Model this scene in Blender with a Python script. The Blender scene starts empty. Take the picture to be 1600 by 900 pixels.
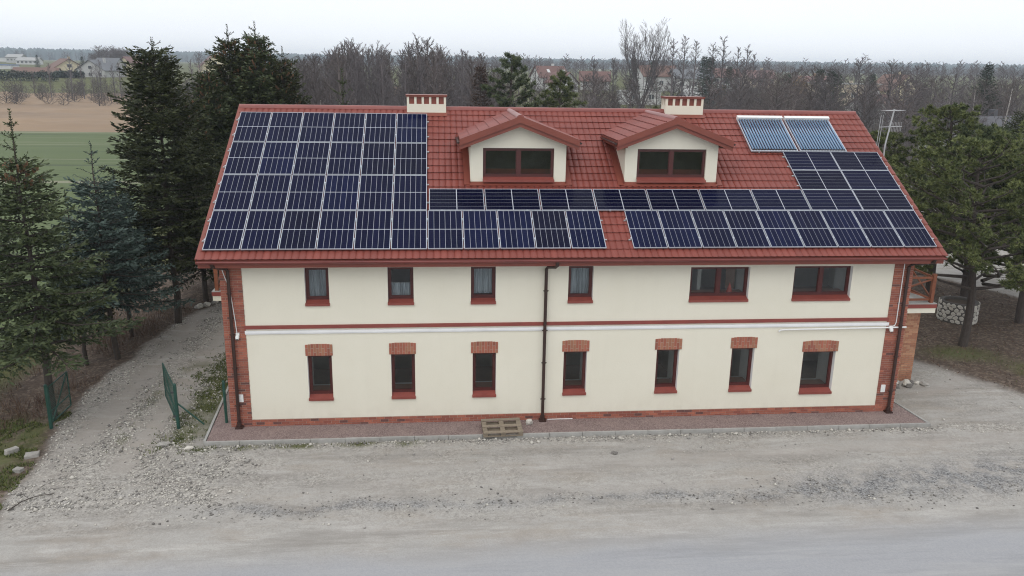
import bpy, math, random
import numpy as np
from mathutils import Vector, Matrix
R = math.radians
random.seed(7)
S = bpy.context.scene
C = S.collection

# ------------------------------------------------------------------ camera, world, sun, exposure
cam = bpy.data.objects.new('camera', bpy.data.cameras.new('camera'))
C.objects.link(cam)
fw = Vector((0.09293703, 0.96028935, -0.26307237))
rt = Vector((0.99563152, -0.09201279, 0.01585928))
up = Vector((0.00897653, 0.26339706, 0.96464574))
CAM = Vector((6.7826, -23.5859, 10.7962))
m = Matrix((rt, up, -fw)).transposed().to_4x4()
m.translation = CAM
cam.matrix_world = m
cam.data.sensor_width = 36
cam.data.lens = 1275.868 / 1600 * 36
cam.data.clip_start = 0.2
cam.data.clip_end = 8000
S.camera = cam

SUN_EL, SUN_AZ = 52, 205      # azimuth clockwise from +Y: behind the camera, a little left
w = bpy.data.worlds.new('World')
S.world = w
w.use_nodes = True
nt = w.node_tree
bg = nt.nodes['Background']
sky = nt.nodes.new('ShaderNodeTexSky')
sky.sky_type = 'NISHITA'
sky.sun_disc = False
sky.sun_elevation = R(SUN_EL)
sky.sun_rotation = R(SUN_AZ)
sky.dust_density = 4
hs = nt.nodes.new('ShaderNodeHueSaturation')
hs.inputs['Saturation'].default_value = 0.25
nt.links.new(sky.outputs[0], hs.inputs['Color'])
# even overcast layer: pale at the horizon, brighter overhead
tc = nt.nodes.new('ShaderNodeTexCoord')
sx = nt.nodes.new('ShaderNodeSeparateXYZ')
rp = nt.nodes.new('ShaderNodeValToRGB')
rp.color_ramp.elements[0].position = 0.0
rp.color_ramp.elements[0].color = (11.3, 11.75, 12.3, 1)
rp.color_ramp.elements[1].position = 0.9
rp.color_ramp.elements[1].color = (12.4, 12.8, 13.4, 1)
ov = nt.nodes.new('ShaderNodeMixRGB')
ov.inputs[0].default_value = 0.92
nz_ = nt.nodes.new('ShaderNodeTexNoise')
nz_.inputs['Scale'].default_value = 2.2
nz_.inputs['Detail'].default_value = 4
cl = nt.nodes.new('ShaderNodeMixRGB')
cl.blend_type = 'MULTIPLY'
cl.inputs[0].default_value = 0.10
nt.links.new(tc.outputs['Generated'], sx.inputs[0])
nt.links.new(tc.outputs['Generated'], nz_.inputs['Vector'])
nt.links.new(sx.outputs['Z'], rp.inputs[0])
nt.links.new(hs.outputs[0], ov.inputs[1])
nt.links.new(rp.outputs[0], cl.inputs[1])
nt.links.new(nz_.outputs['Fac'], cl.inputs[2])
nt.links.new(cl.outputs[0], ov.inputs[2])
nt.links.new(ov.outputs[0], bg.inputs['Color'])
bg.inputs['Strength'].default_value = 0.1
sl = bpy.data.lights.new('sun', 'SUN')
sl.energy = 0.8
sl.angle = R(50)
sl.color = (1, 0.965, 0.92)
so = bpy.data.objects.new('sun', sl)
C.objects.link(so)
so.rotation_euler = Vector((math.sin(R(SUN_AZ)) * math.cos(R(SUN_EL)), math.cos(R(SUN_AZ)) * math.cos(R(SUN_EL)), math.sin(R(SUN_EL)))).to_track_quat('Z', 'Y').to_euler()
so.location = (0, -30, 60)
S.view_settings.view_transform = 'Standard'
S.view_settings.look = 'None'
S.view_settings.gamma = 1
S.view_settings.exposure = 0.07
S.cycles.use_denoising = True
S.cycles.denoising_input_passes = 'RGB_ALBEDO_NORMAL'
S.cycles.denoising_prefilter = 'NONE'
S.cycles.filter_width = 1.1
S.cycles.max_bounces = 6
S.cycles.transparent_max_bounces = 12

# ------------------------------------------------------------------ materials
def nodes(name):
    mt = bpy.data.materials.new(name)
    mt.use_nodes = True
    t = mt.node_tree
    return mt, t, t.nodes['Principled BSDF']

def N(t, kind, **kw):
    n = t.nodes.new(kind)
    for k, v in kw.items():
        if k in n.inputs:
            n.inputs[k].default_value = v
        else:
            setattr(n, k, v)
    return n

def mixc(t, fac, a, b, blend='MIX'):
    n = t.nodes.new('ShaderNodeMixRGB')
    n.blend_type = blend
    for i, v in ((0, fac), (1, a), (2, b)):
        if isinstance(v, bpy.types.NodeSocket):
            t.links.new(v, n.inputs[i])
        else:
            n.inputs[i].default_value = v if i == 0 else (*v[:3], 1)
    return n.outputs[0]

def ramp(t, sock, p0, p1):
    n = t.nodes.new('ShaderNodeMapRange')
    n.inputs[1].default_value = p0
    n.inputs[2].default_value = p1
    t.links.new(sock, n.inputs[0])
    return n.outputs[0]

def sc(c, k):
    return (c[0] * k, c[1] * k, c[2] * k)

def mat(name, col, col2=None, rough=0.6, scale=6.0, detail=5, var=0.0, bump=0.0, bscale=None, metal=0.0, spec=0.5, coat=0.0, stretch=None):
    mt, t, b = nodes(name)
    col2 = col2 or sc(col, 0.8)
    co = N(t, 'ShaderNodeTexCoord')
    vec = co.outputs['Object']
    if stretch:
        mp = N(t, 'ShaderNodeMapping')
        mp.inputs['Scale'].default_value = stretch
        t.links.new(vec, mp.inputs[0])
        vec = mp.outputs[0]
    nz = N(t, 'ShaderNodeTexNoise', Scale=scale, Detail=detail, Roughness=0.65)
    t.links.new(vec, nz.inputs['Vector'])
    c = mixc(t, ramp(t, nz.outputs['Fac'], 0.35, 0.68), col, col2)
    if var:
        oi = N(t, 'ShaderNodeObjectInfo')
        mr = t.nodes.new('ShaderNodeMapRange')
        mr.inputs[3].default_value = 1 - var
        mr.inputs[4].default_value = 1 + var
        t.links.new(oi.outputs['Random'], mr.inputs[0])
        h = N(t, 'ShaderNodeHueSaturation')
        t.links.new(mr.outputs[0], h.inputs['Value'])
        t.links.new(c, h.inputs['Color'])
        c = h.outputs[0]
    t.links.new(c, b.inputs['Base Color'])
    b.inputs['Roughness'].default_value = rough
    b.inputs['Metallic'].default_value = metal
    b.inputs['Specular IOR Level'].default_value = spec
    b.inputs['Coat Weight'].default_value = coat
    if bump:
        n2 = N(t, 'ShaderNodeTexNoise', Scale=bscale or scale * 8, Detail=4)
        t.links.new(vec, n2.inputs['Vector'])
        bp = N(t, 'ShaderNodeBump', Strength=bump, Distance=0.02)
        t.links.new(n2.outputs['Fac'], bp.inputs['Height'])
        t.links.new(bp.outputs[0], b.inputs['Normal'])
    return mt

def leafmat(name, c1, c2, rough=0.6, var=0.12):
    """needles: each face keeps its own random tone (attribute 'tone'), the tree as a whole a small offset"""
    mt, t, b = nodes(name)
    at = N(t, 'ShaderNodeAttribute', attribute_name='tone')
    oi = N(t, 'ShaderNodeObjectInfo')
    mr = t.nodes.new('ShaderNodeMapRange')
    mr.inputs[3].default_value = 1 - var
    mr.inputs[4].default_value = 1 + var
    t.links.new(oi.outputs['Random'], mr.inputs[0])
    h = N(t, 'ShaderNodeHueSaturation')
    t.links.new(mixc(t, at.outputs['Fac'], c1, c2), h.inputs['Color'])
    t.links.new(mr.outputs[0], h.inputs['Value'])
    t.links.new(h.outputs[0], b.inputs['Base Color'])
    b.inputs['Roughness'].default_value = rough
    b.inputs['Specular IOR Level'].default_value = 0.25
    return mt

M = {}
mt, t, b = nodes('cream_stucco')
co = N(t, 'ShaderNodeTexCoord').outputs['Object']
def nz2(s_, d, st):
    mp = N(t, 'ShaderNodeMapping')
    mp.inputs['Scale'].default_value = st
    t.links.new(co, mp.inputs[0])
    n = N(t, 'ShaderNodeTexNoise', Scale=s_, Detail=d, Roughness=0.65)
    t.links.new(mp.outputs[0], n.inputs['Vector'])
    return n.outputs['Fac']
k = mixc(t, ramp(t, nz2(0.5, 6, (1, 1, 1)), 0.35, 0.68), (0.745, 0.71, 0.60), (0.715, 0.678, 0.565))
f_ = t.nodes.new('ShaderNodeMath')
f_.operation = 'MULTIPLY'
f_.inputs[1].default_value = 0.10
t.links.new(ramp(t, nz2(1.6, 6, (2.2, 1, 0.16)), 0.52, 0.78), f_.inputs[0])
k = mixc(t, f_.outputs[0], k, (0.56, 0.52, 0.43))
f2 = t.nodes.new('ShaderNodeMath')
f2.operation = 'MULTIPLY'
sz_ = N(t, 'ShaderNodeSeparateXYZ')
t.links.new(co, sz_.inputs[0])
t.links.new(ramp(t, sz_.outputs['Z'], 0.75, 0.22), f2.inputs[0])
t.links.new(ramp(t, nz2(3.0, 6, (1, 1, 0.8)), 0.42, 0.75), f2.inputs[1])
f3 = t.nodes.new('ShaderNodeMath')
f3.operation = 'MULTIPLY'
f3.inputs[1].default_value = 0.30
t.links.new(f2.outputs[0], f3.inputs[0])
k = mixc(t, f3.outputs[0], k, (0.50, 0.44, 0.36))
t.links.new(k, b.inputs['Base Color'])
b.inputs['Roughness'].default_value = 0.9
b.inputs['Specular IOR Level'].default_value = 0.2
bpn = N(t, 'ShaderNodeBump', Strength=0.25, Distance=0.02)
t.links.new(nz2(70, 3, (1, 1, 1)), bpn.inputs['Height'])
t.links.new(bpn.outputs[0], b.inputs['Normal'])
M['stucco'] = mt
M['reveal'] = mat('white_reveal', (0.78, 0.78, 0.76), (0.7, 0.7, 0.68), 0.85, 2)
M['trim_white'] = mat('white_band', (0.80, 0.80, 0.80), (0.72, 0.72, 0.72), 0.7, 1.5)
M['trim_red'] = mat('red_brown_band', (0.25, 0.055, 0.042), (0.20, 0.045, 0.036), 0.6, 2)
M['tile'] = mat('red_roof_tile', (0.225, 0.057, 0.042), (0.168, 0.041, 0.031), 0.47, 0.9, 8, var=0.10, spec=0.3)
M['sheet'] = mat('red_metal_trim', (0.215, 0.053, 0.033), (0.18, 0.043, 0.028), 0.45, 1.0, 5)
M['ridge'] = mat('red_ridge_metal', (0.24, 0.067, 0.054), (0.19, 0.05, 0.042), 0.4, 1.0, 5)
M['gutter'] = mat('red_brown_gutter', (0.22, 0.055, 0.045), (0.17, 0.042, 0.036), 0.4, 1.0)
M['soffit'] = mat('dark_red_soffit', (0.12, 0.03, 0.026), (0.09, 0.022, 0.02), 0.6, 3)
M['pipe'] = mat('dark_brown_pipe', (0.045, 0.021, 0.016), (0.032, 0.016, 0.013), 0.38, 3)
M['frame'] = mat('mahogany_frame', (0.082, 0.015, 0.012), (0.058, 0.011, 0.0095), 0.4, 4, stretch=(1, 1, 8))
M['sill'] = mat('red_brown_sill', (0.25, 0.062, 0.045), (0.20, 0.046, 0.036), 0.42, 3)
M['mortar'] = mat('pale_mortar', (0.42, 0.31, 0.25), (0.34, 0.25, 0.2), 0.9, 9)
for i, (a, b_) in enumerate([((0.31, 0.105, 0.068), (0.25, 0.083, 0.055)), ((0.25, 0.08, 0.055), (0.205, 0.064, 0.046)), ((0.38, 0.13, 0.08), (0.31, 0.10, 0.065)), ((0.14, 0.06, 0.05), (0.10, 0.045, 0.04))]):
    M['brick%d' % i] = mat('red_brick_%s' % ['mid', 'deep', 'light', 'burnt'][i], a, b_, 0.85, 14, var=0.1)
for i, (a, b_) in enumerate([((0.44, 0.22, 0.13), (0.36, 0.17, 0.10)), ((0.38, 0.17, 0.10), (0.31, 0.14, 0.085)), ((0.50, 0.28, 0.17), (0.42, 0.22, 0.13))]):
    M['obrick%d' % i] = mat('orange_brick_%s' % ['mid', 'deep', 'light'][i], a, b_, 0.85, 14, var=0.1)
M['alu'] = mat('pale_aluminium', (0.47, 0.49, 0.54), (0.42, 0.44, 0.48), 0.4, 8, metal=0.25)
M['back'] = mat('white_backsheet', (0.46, 0.48, 0.54), (0.42, 0.44, 0.5), 0.25, 4)
M['dark_metal'] = mat('dark_grey_metal', (0.06, 0.06, 0.065), None, 0.5, 6)
M['concrete'] = mat('kerb_concrete', (0.38, 0.37, 0.35), (0.30, 0.29, 0.27), 0.9, 5, bump=0.3, var=0.06)
M['white_plastic'] = mat('white_plastic', (0.78, 0.78, 0.76), (0.7, 0.7, 0.68), 0.4, 3)
M['black_plastic'] = mat('black_plastic', (0.02, 0.02, 0.022), None, 0.3, 3)
M['green_paint'] = mat('dark_green_paint', (0.018, 0.075, 0.055), (0.012, 0.05, 0.038), 0.45, 6)
M['old_wood'] = mat('weathered_wood', (0.26, 0.21, 0.155), (0.18, 0.145, 0.105), 0.85, 5, var=0.15, stretch=(1, 8, 8), bump=0.3)
M['balcony_wood'] = mat('orange_brown_timber', (0.22, 0.07, 0.03), (0.16, 0.05, 0.024), 0.5, 5, var=0.08)
M['galv'] = mat('galvanised_steel', (0.42, 0.42, 0.42), (0.36, 0.36, 0.36), 0.45, 6, metal=0.3)
M['bark_spruce'] = mat('spruce_bark', (0.07, 0.055, 0.045), (0.045, 0.036, 0.03), 0.9, 7, bump=0.5, stretch=(3, 3, 1))
M['bark_pine'] = mat('pine_bark', (0.085, 0.068, 0.058), (0.05, 0.04, 0.036), 0.9, 7, bump=0.6, stretch=(3, 3, 1))
M['bark_bare'] = mat('grey_twigs', (0.15, 0.132, 0.134), (0.108, 0.095, 0.098), 0.9, 0.7, var=0.22)
M['bark_bare2'] = mat('brown_twigs', (0.130, 0.108, 0.103), (0.095, 0.080, 0.077), 0.9, 0.7, var=0.22)
M['bark_birch'] = mat('birch_bark', (0.5, 0.47, 0.44), (0.2, 0.18, 0.17), 0.9, 3, stretch=(1, 1, 4))
M['cone'] = mat('brown_cones', (0.20, 0.115, 0.06), (0.14, 0.075, 0.04), 0.8, 9)
M['n_spruce'] = leafmat('spruce_needles', (0.028, 0.040, 0.018), (0.102, 0.124, 0.052))
M['n_dark'] = leafmat('dark_spruce_needles', (0.018, 0.025, 0.010), (0.078, 0.088, 0.032))
M['n_blue'] = leafmat('blue_spruce_needles', (0.030, 0.048, 0.040), (0.10, 0.138, 0.118))
M['n_pine'] = leafmat('pine_needles', (0.046, 0.062, 0.022), (0.185, 0.205, 0.076))
M['n_pine2'] = leafmat('blue_green_pine_needles', (0.038, 0.054, 0.026), (0.13, 0.155, 0.072))
M['n_thuja'] = leafmat('russet_foliage', (0.06, 0.038, 0.028), (0.11, 0.065, 0.045))
M['n_willow'] = leafmat('yellow_twigs', (0.20, 0.13, 0.05), (0.30, 0.20, 0.08))
M['n_far'] = leafmat('far_conifer_needles', (0.02, 0.034, 0.022), (0.045, 0.065, 0.04))
M['brush'] = leafmat('dry_stems', (0.085, 0.050, 0.038), (0.18, 0.125, 0.088))
M['grassb'] = leafmat('short_grass', (0.045, 0.066, 0.016), (0.14, 0.155, 0.048))
M['reed'] = mat('dry_reeds', (0.27, 0.185, 0.112), (0.20, 0.14, 0.092), 0.95, 0.06, 8, bump=0.5, bscale=0.8, stretch=(0.35, 1, 1))
M['field'] = mat('young_green_crop', (0.088, 0.118, 0.038), (0.070, 0.098, 0.033), 0.95, 0.05, 7, stretch=(0.25, 1, 1))
M['stone_white'] = mat('white_stone', (0.60, 0.57, 0.51), (0.44, 0.41, 0.36), 0.85, 9, var=0.14)
M['stone_grey'] = mat('grey_stone', (0.36, 0.34, 0.31), (0.26, 0.245, 0.225), 0.9, 9, var=0.18)
M['stone_dark'] = mat('dark_stone', (0.19, 0.175, 0.16), (0.13, 0.12, 0.11), 0.9, 9, var=0.18)
M['mortar_dark'] = mat('dark_mortar', (0.12, 0.11, 0.10), None, 0.95, 9)
M['soil'] = mat('dark_soil', (0.09, 0.065, 0.045), (0.06, 0.045, 0.033), 0.95, 5, bump=0.4)
M['floor_in'] = mat('interior_floor_brown', (0.20, 0.11, 0.07), None, 0.6, 3)
M['wall_in'] = mat('interior_wall', (0.55, 0.54, 0.5), None, 0.8, 1)
M['lace'] = mat('white_lace', (0.40, 0.43, 0.46), (0.14, 0.155, 0.17), 0.9, 14, 3, stretch=(1, 0.2, 0.06))  # pale and dark vertical stripes paint the shading of the folds
M['dark_room'] = mat('dim_room_wall', (0.045, 0.045, 0.045), (0.02, 0.02, 0.02), 0.9, 1.5)  # unlit attic painted as a near black colour
M['inner'] = mat('brown_inner_sill', (0.30, 0.13, 0.08), None, 0.4, 3)
M['red_cloth'] = mat('red_ornament', (0.5, 0.06, 0.03), None, 0.6, 3)

# glass: clear pane whose reflection grows with the angle
mt, t, b = nodes('window_glass')
tr = N(t, 'ShaderNodeBsdfTransparent')
tr.inputs[0].default_value = (0.93, 0.95, 0.95, 1)
gl = N(t, 'ShaderNodeBsdfGlossy', Roughness=0.02)
fr = N(t, 'ShaderNodeFresnel', IOR=1.5)
ms = N(t, 'ShaderNodeMixShader')
t.links.new(fr.outputs[0], ms.inputs[0])
t.links.new(tr.outputs[0], ms.inputs[1])
t.links.new(gl.outputs[0], ms.inputs[2])
t.links.new(ms.outputs[0], t.nodes['Material Output'].inputs[0])
M['glass'] = mt

def cellmat(name, c):
    mt, t, b = nodes(name)
    co = N(t, 'ShaderNodeTexCoord')
    sp = N(t, 'ShaderNodeSeparateXYZ')
    t.links.new(co.outputs['Object'], sp.inputs[0])
    mu = N(t, 'ShaderNodeMath', operation='MULTIPLY')
    mu.inputs[1].default_value = 1 / 0.0815
    t.links.new(sp.outputs['Y'], mu.inputs[0])
    frc = N(t, 'ShaderNodeMath', operation='FRACT')
    t.links.new(mu.outputs[0], frc.inputs[0])
    lt = N(t, 'ShaderNodeMath', operation='LESS_THAN')
    lt.inputs[1].default_value = 0.07
    t.links.new(frc.outputs[0], lt.inputs[0])
    oi = N(t, 'ShaderNodeObjectInfo')
    k = mixc(t, oi.outputs['Random'], sc(c, 0.85), sc(c, 1.15))
    t.links.new(mixc(t, lt.outputs[0], k, (0.012, 0.015, 0.036)), b.inputs['Base Color'])
    b.inputs['Roughness'].default_value = 0.10
    b.inputs['IOR'].default_value = 1.15
    return mt
M['cell0'] = cellmat('navy_cell', (0.0034, 0.0046, 0.0235))
M['cell1'] = cellmat('blue_cell', (0.0032, 0.0056, 0.030))
M['cell2'] = cellmat('black_cell', (0.0036, 0.0040, 0.017))
mt, t, b = nodes('blue_vacuum_tube')
b.inputs['Base Color'].default_value = (0.11, 0.21, 0.34, 1)  # blue raised in the base colour to carry the sky's reflection
b.inputs['Roughness'].default_value = 0.16
b.inputs['Coat Weight'].default_value = 1
M['tube'] = mt

t = M['field'].node_tree
b = t.nodes['Principled BSDF']
co = N(t, 'ShaderNodeTexCoord').outputs['Object']
mp = N(t, 'ShaderNodeMapping')
mp.inputs['Scale'].default_value = (0.004, 0.30, 1)
t.links.new(co, mp.inputs[0])
nn = N(t, 'ShaderNodeTexNoise', Scale=1.0, Detail=3, Roughness=0.7)
t.links.new(mp.outputs[0], nn.inputs['Vector'])
old = b.inputs['Base Color'].links[0].from_socket
k = mixc(t, ramp(t, nn.outputs['Fac'], 0.60, 0.63), old, (0.19, 0.19, 0.12))
k = mixc(t, ramp(t, nn.outputs['Fac'], 0.42, 0.38), k, (0.055, 0.075, 0.028))
t.links.new(k, b.inputs['Base Color'])
# ground: one material, zones come from per-vertex weights of what lies there
mt, t, b = nodes('ground_mix')
co = N(t, 'ShaderNodeTexCoord').outputs['Object']
def att(n):
    return N(t, 'ShaderNodeAttribute', attribute_name=n).outputs['Fac']
def noise(s, d=5, r=0.6, stretch=None):
    v = co
    if stretch:
        mp = N(t, 'ShaderNodeMapping')
        mp.inputs['Scale'].default_value = stretch
        t.links.new(co, mp.inputs[0])
        v = mp.outputs[0]
    n = N(t, 'ShaderNodeTexNoise', Scale=s, Detail=d, Roughness=r)
    t.links.new(v, n.inputs['Vector'])
    return n.outputs['Fac']
def voro(s, out='Color'):
    n = N(t, 'ShaderNodeTexVoronoi', Scale=s)
    t.links.new(co, n.inputs['Vector'])
    return n.outputs[out]
def math_(op, a, b_):
    n = N(t, 'ShaderNodeMath', operation=op)
    for i, v in enumerate((a, b_)):
        if isinstance(v, bpy.types.NodeSocket):
            t.links.new(v, n.inputs[i])
        else:
            n.inputs[i].default_value = v
    return n.outputs[0]
def clampf(s):
    n = N(t, 'ShaderNodeClamp')
    t.links.new(s, n.inputs[0])
    return n.outputs[0]
big, midn, fine = noise(0.35, 6), noise(2.2, 6, 0.7), noise(22, 4, 0.75)
streak = noise(0.8, 6, 0.65, (0.28, 1.5, 1))
pale = mixc(t, ramp(t, midn, 0.35, 0.7), (0.42, 0.40, 0.372), (0.315, 0.295, 0.27))
pale = mixc(t, ramp(t, big, 0.4, 0.66), pale, (0.365, 0.35, 0.325))
pale = mixc(t, math_('MULTIPLY', ramp(t, streak, 0.48, 0.63), 0.72), pale, (0.225, 0.208, 0.188))
bw1 = N(t, 'ShaderNodeRGBToBW')
t.links.new(voro(26), bw1.inputs[0])
bw2 = N(t, 'ShaderNodeRGBToBW')
t.links.new(voro(11), bw2.inputs[0])
peb = mixc(t, ramp(t, bw1.outputs[0], 0.2, 0.85), (0.17, 0.155, 0.14), (0.52, 0.49, 0.44))
peb = mixc(t, 0.4, peb, mixc(t, ramp(t, bw2.outputs[0], 0.2, 0.85), (0.16, 0.145, 0.13), (0.56, 0.53, 0.48)))
pale = mixc(t, math_('MULTIPLY', att('earth'), 0.9), pale, mixc(t, midn, (0.245, 0.215, 0.185), (0.30, 0.265, 0.23)))
stone_w = clampf(math_('MULTIPLY', att('stone'), ramp(t, noise(1.1, 5, 0.7), 0.34, 0.60)))
pale = mixc(t, math_('MULTIPLY', ramp(t, noise(0.9, 6, 0.7, (0.4, 1.1, 1)), 0.50, 0.64), 0.45), pale, (0.30, 0.255, 0.205))
pale = mixc(t, math_('MULTIPLY', ramp(t, noise(1.3, 5, 0.7, (0.25, 1.6, 1)), 0.54, 0.68), 0.6), pale, (0.50, 0.48, 0.45))
spk = noise(55, 3, 0.8)
pale = mixc(t, math_('MULTIPLY', ramp(t, spk, 0.58, 0.70), 0.55), pale, (0.16, 0.145, 0.13))
pale = mixc(t, math_('MULTIPLY', ramp(t, noise(48, 3, 0.8), 0.60, 0.70), 0.5), pale, (0.60, 0.58, 0.54))
col = mixc(t, math_('MULTIPLY', ramp(t, fine, 0.40, 0.75), 0.5), pale, (0.235, 0.215, 0.195))
col = mixc(t, stone_w, col, peb)
col = mixc(t, math_('MULTIPLY', att('track'), 0.55), col, mixc(t, ramp(t, noise(7, 5, 0.7, (0.6, 1, 1)), 0.35, 0.7), (0.42, 0.385, 0.35), (0.335, 0.305, 0.275)))
darkp = mixc(t, ramp(t, bw1.outputs[0], 0.15, 0.85), (0.10, 0.098, 0.098), (0.31, 0.306, 0.302))
col = mixc(t, clampf(math_('MULTIPLY', att('dark'), ramp(t, noise(1.4, 5, 0.7), 0.36, 0.58))), col, darkp)
asp = mixc(t, ramp(t, fine, 0.3, 0.75), (0.345, 0.345, 0.355), (0.285, 0.287, 0.297))
asp = mixc(t, math_('MULTIPLY', ramp(t, streak, 0.45, 0.75), 0.5), asp, (0.41, 0.40, 0.385))
asp = mixc(t, math_('MULTIPLY', ramp(t, noise(1.0, 6, 0.7, (0.12, 1.2, 1)), 0.5, 0.68), 0.5), asp, (0.21, 0.21, 0.215))
col = mixc(t, att('asphalt'), col, asp)
soil = mixc(t, ramp(t, midn, 0.3, 0.7), (0.125, 0.092, 0.07), (0.065, 0.049, 0.04))  # soil colour lowered to take in the shade under the trees
soil = mixc(t, math_('MULTIPLY', ramp(t, bw2.outputs[0], 0.55, 0.8), 0.35), soil, (0.30, 0.24, 0.19))
col = mixc(t, att('soil'), col, soil)
gr = mixc(t, ramp(t, noise(5, 6, 0.75), 0.35, 0.65), (0.050, 0.068, 0.020), (0.13, 0.125, 0.050))
gr = mixc(t, ramp(t, big, 0.45, 0.62), gr, mixc(t, midn, (0.11, 0.125, 0.055), (0.13, 0.115, 0.07)))
gw = math_('MULTIPLY', att('grass'), 1.6)
gw = clampf(math_('SUBTRACT', gw, math_('MULTIPLY', noise(3.0, 6, 0.75), 0.75)))
col = mixc(t, gw, col, gr)
t.links.new(col, b.inputs['Base Color'])
b.inputs['Roughness'].default_value = 0.95
b.inputs['Specular IOR Level'].default_value = 0.15
bpn = N(t, 'ShaderNodeBump', Strength=0.55, Distance=0.03)
t.links.new(math_('ADD', math_('MULTIPLY', fine, 0.5), math_('MULTIPLY', stone_w, bw1.outputs[0])), bpn.inputs['Height'])
t.links.new(bpn.outputs[0], b.inputs['Normal'])
M['ground'] = mt

mt, t, b = nodes('red_brown_chippings')
co = N(t, 'ShaderNodeTexCoord').outputs['Object']
bwa = N(t, 'ShaderNodeRGBToBW')
t.links.new(voro(38), bwa.inputs[0])
k = mixc(t, ramp(t, bwa.outputs[0], 0.15, 0.85), (0.135, 0.090, 0.082), (0.285, 0.215, 0.20))
k = mixc(t, math_('MULTIPLY', ramp(t, noise(1.5, 5), 0.4, 0.7), 0.45), k, (0.30, 0.225, 0.20))
t.links.new(k, b.inputs['Base Color'])
b.inputs['Roughness'].default_value = 0.95
bpn = N(t, 'ShaderNodeBump', Strength=0.6, Distance=0.02)
t.links.new(bwa.outputs[0], bpn.inputs['Height'])
t.links.new(bpn.outputs[0], b.inputs['Normal'])
M['apron'] = mt

# ------------------------------------------------------------------ mesh helpers
class MB:
    def __init__(s):
        s.v, s.f, s.mi = [], [], []
    def add(s, vs, fs, mi=0):
        o = len(s.v)
        s.v += [tuple(p) for p in vs]
        for f in fs:
            s.f.append(tuple(i + o for i in f))
            s.mi.append(mi)
        return s
    def quad(s, a, b, c, d, mi=0):
        return s.add((a, b, c, d), ((0, 1, 2, 3),), mi)
    def hexa(s, lo, hi, mi=0):
        """lo, hi: four corners each, same winding"""
        return s.add(list(lo) + list(hi), ((3, 2, 1, 0), (4, 5, 6, 7), (0, 1, 5, 4), (1, 2, 6, 5), (2, 3, 7, 6), (3, 0, 4, 7)), mi)
    def box(s, x0, x1, y0, y1, z0, z1, mi=0):
        return s.hexa(((x0, y0, z0), (x1, y0, z0), (x1, y1, z0), (x0, y1, z0)), ((x0, y0, z1), (x1, y0, z1), (x1, y1, z1), (x0, y1, z1)), mi)
    def bar(s, a, b, w, h, mi=0, upv=(0, 0, 1)):
        a, b = Vector(a), Vector(b)
        d = (b - a).normalized()
        u = Vector(upv)
        if abs(d.dot(u)) > 0.98:
            u = Vector((1, 0, 0))
        x = d.cross(u).normalized() * w / 2
        y = x.cross(d).normalized() * h / 2
        return s.hexa((a - x - y, a + x - y, a + x + y, a - x + y), (b - x - y, b + x - y, b + x + y, b - x + y), mi)
    def tube(s, pts, rad, n=8, mi=0, cap=True):
        pts = [Vector(p) for p in pts]
        if not isinstance(rad, (list, tuple)):
            rad = [rad] * len(pts)
        rings = []
        for i, p in enumerate(pts):
            d = (pts[min(i + 1, len(pts) - 1)] - pts[max(i - 1, 0)]).normalized()
            u = Vector((0, 0, 1)) if abs(d.z) < 0.9 else Vector((0, 1, 0))
            x = d.cross(u).normalized()
            y = d.cross(x)
            rings.append([p + (x * math.cos(k * 2 * math.pi / n) + y * math.sin(k * 2 * math.pi / n)) * rad[i] for k in range(n)])
        vs = [q for r_ in rings for q in r_]
        fs = [(i * n + k, i * n + (k + 1) % n, (i + 1) * n + (k + 1) % n, (i + 1) * n + k) for i in range(len(pts) - 1) for k in range(n)]
        if cap:
            fs += [tuple(range(n - 1, -1, -1)), tuple(range((len(pts) - 1) * n, len(pts) * n))]
        return s.add(vs, fs, mi)
    def mesh(s, name, mats, off=(0, 0, 0), smooth=False):
        me = bpy.data.meshes.new(name)
        o = Vector(off)
        me.from_pydata([tuple(Vector(p) - o) for p in s.v], [], s.f)
        for q in (mats if isinstance(mats, (list, tuple)) else [mats]):
            me.materials.append(M[q])
        if any(s.mi):
            me.polygons.foreach_set('material_index', s.mi)
        if smooth:
            me.polygons.foreach_set('use_smooth', [True] * len(s.f))
        me.update()
        return me
    def build(s, name, mats, parent=None, smooth=False, off=None):
        if off is None:
            off = wloc(parent) if parent else (0, 0, 0)
        return link(name, s.mesh(name, mats, off, smooth), parent)

WL = {}
def wloc(o):
    return WL.get(o.name, (0, 0, 0))

def link(name, data, parent=None, loc=None):
    o = bpy.data.objects.new(name, data)
    C.objects.link(o)
    if parent:
        o.parent = parent
        WL[o.name] = WL.get(parent.name, (0, 0, 0))
    if loc is not None:
        o.location = loc
    return o

def tag(o, label=None, cat=None, group=None, kind=None):
    for k, v in (('label', label), ('category', cat), ('group', group), ('kind', kind)):
        if v:
            o[k] = v
    return o

def thing(name, loc, label, cat, group=None, rz=0):
    o = bpy.data.objects.new(name, None)
    C.objects.link(o)
    o.empty_display_size = 0.3
    o.location = loc
    o.rotation_euler = (0, 0, rz)
    WL[o.name] = tuple(loc)
    return tag(o, label, cat, group)

def copy_tree(o, parent=None):
    c = o.copy()
    C.objects.link(c)
    if parent:
        c.parent = parent
    for ch in list(o.children):
        copy_tree(ch, c)
    return c

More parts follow.
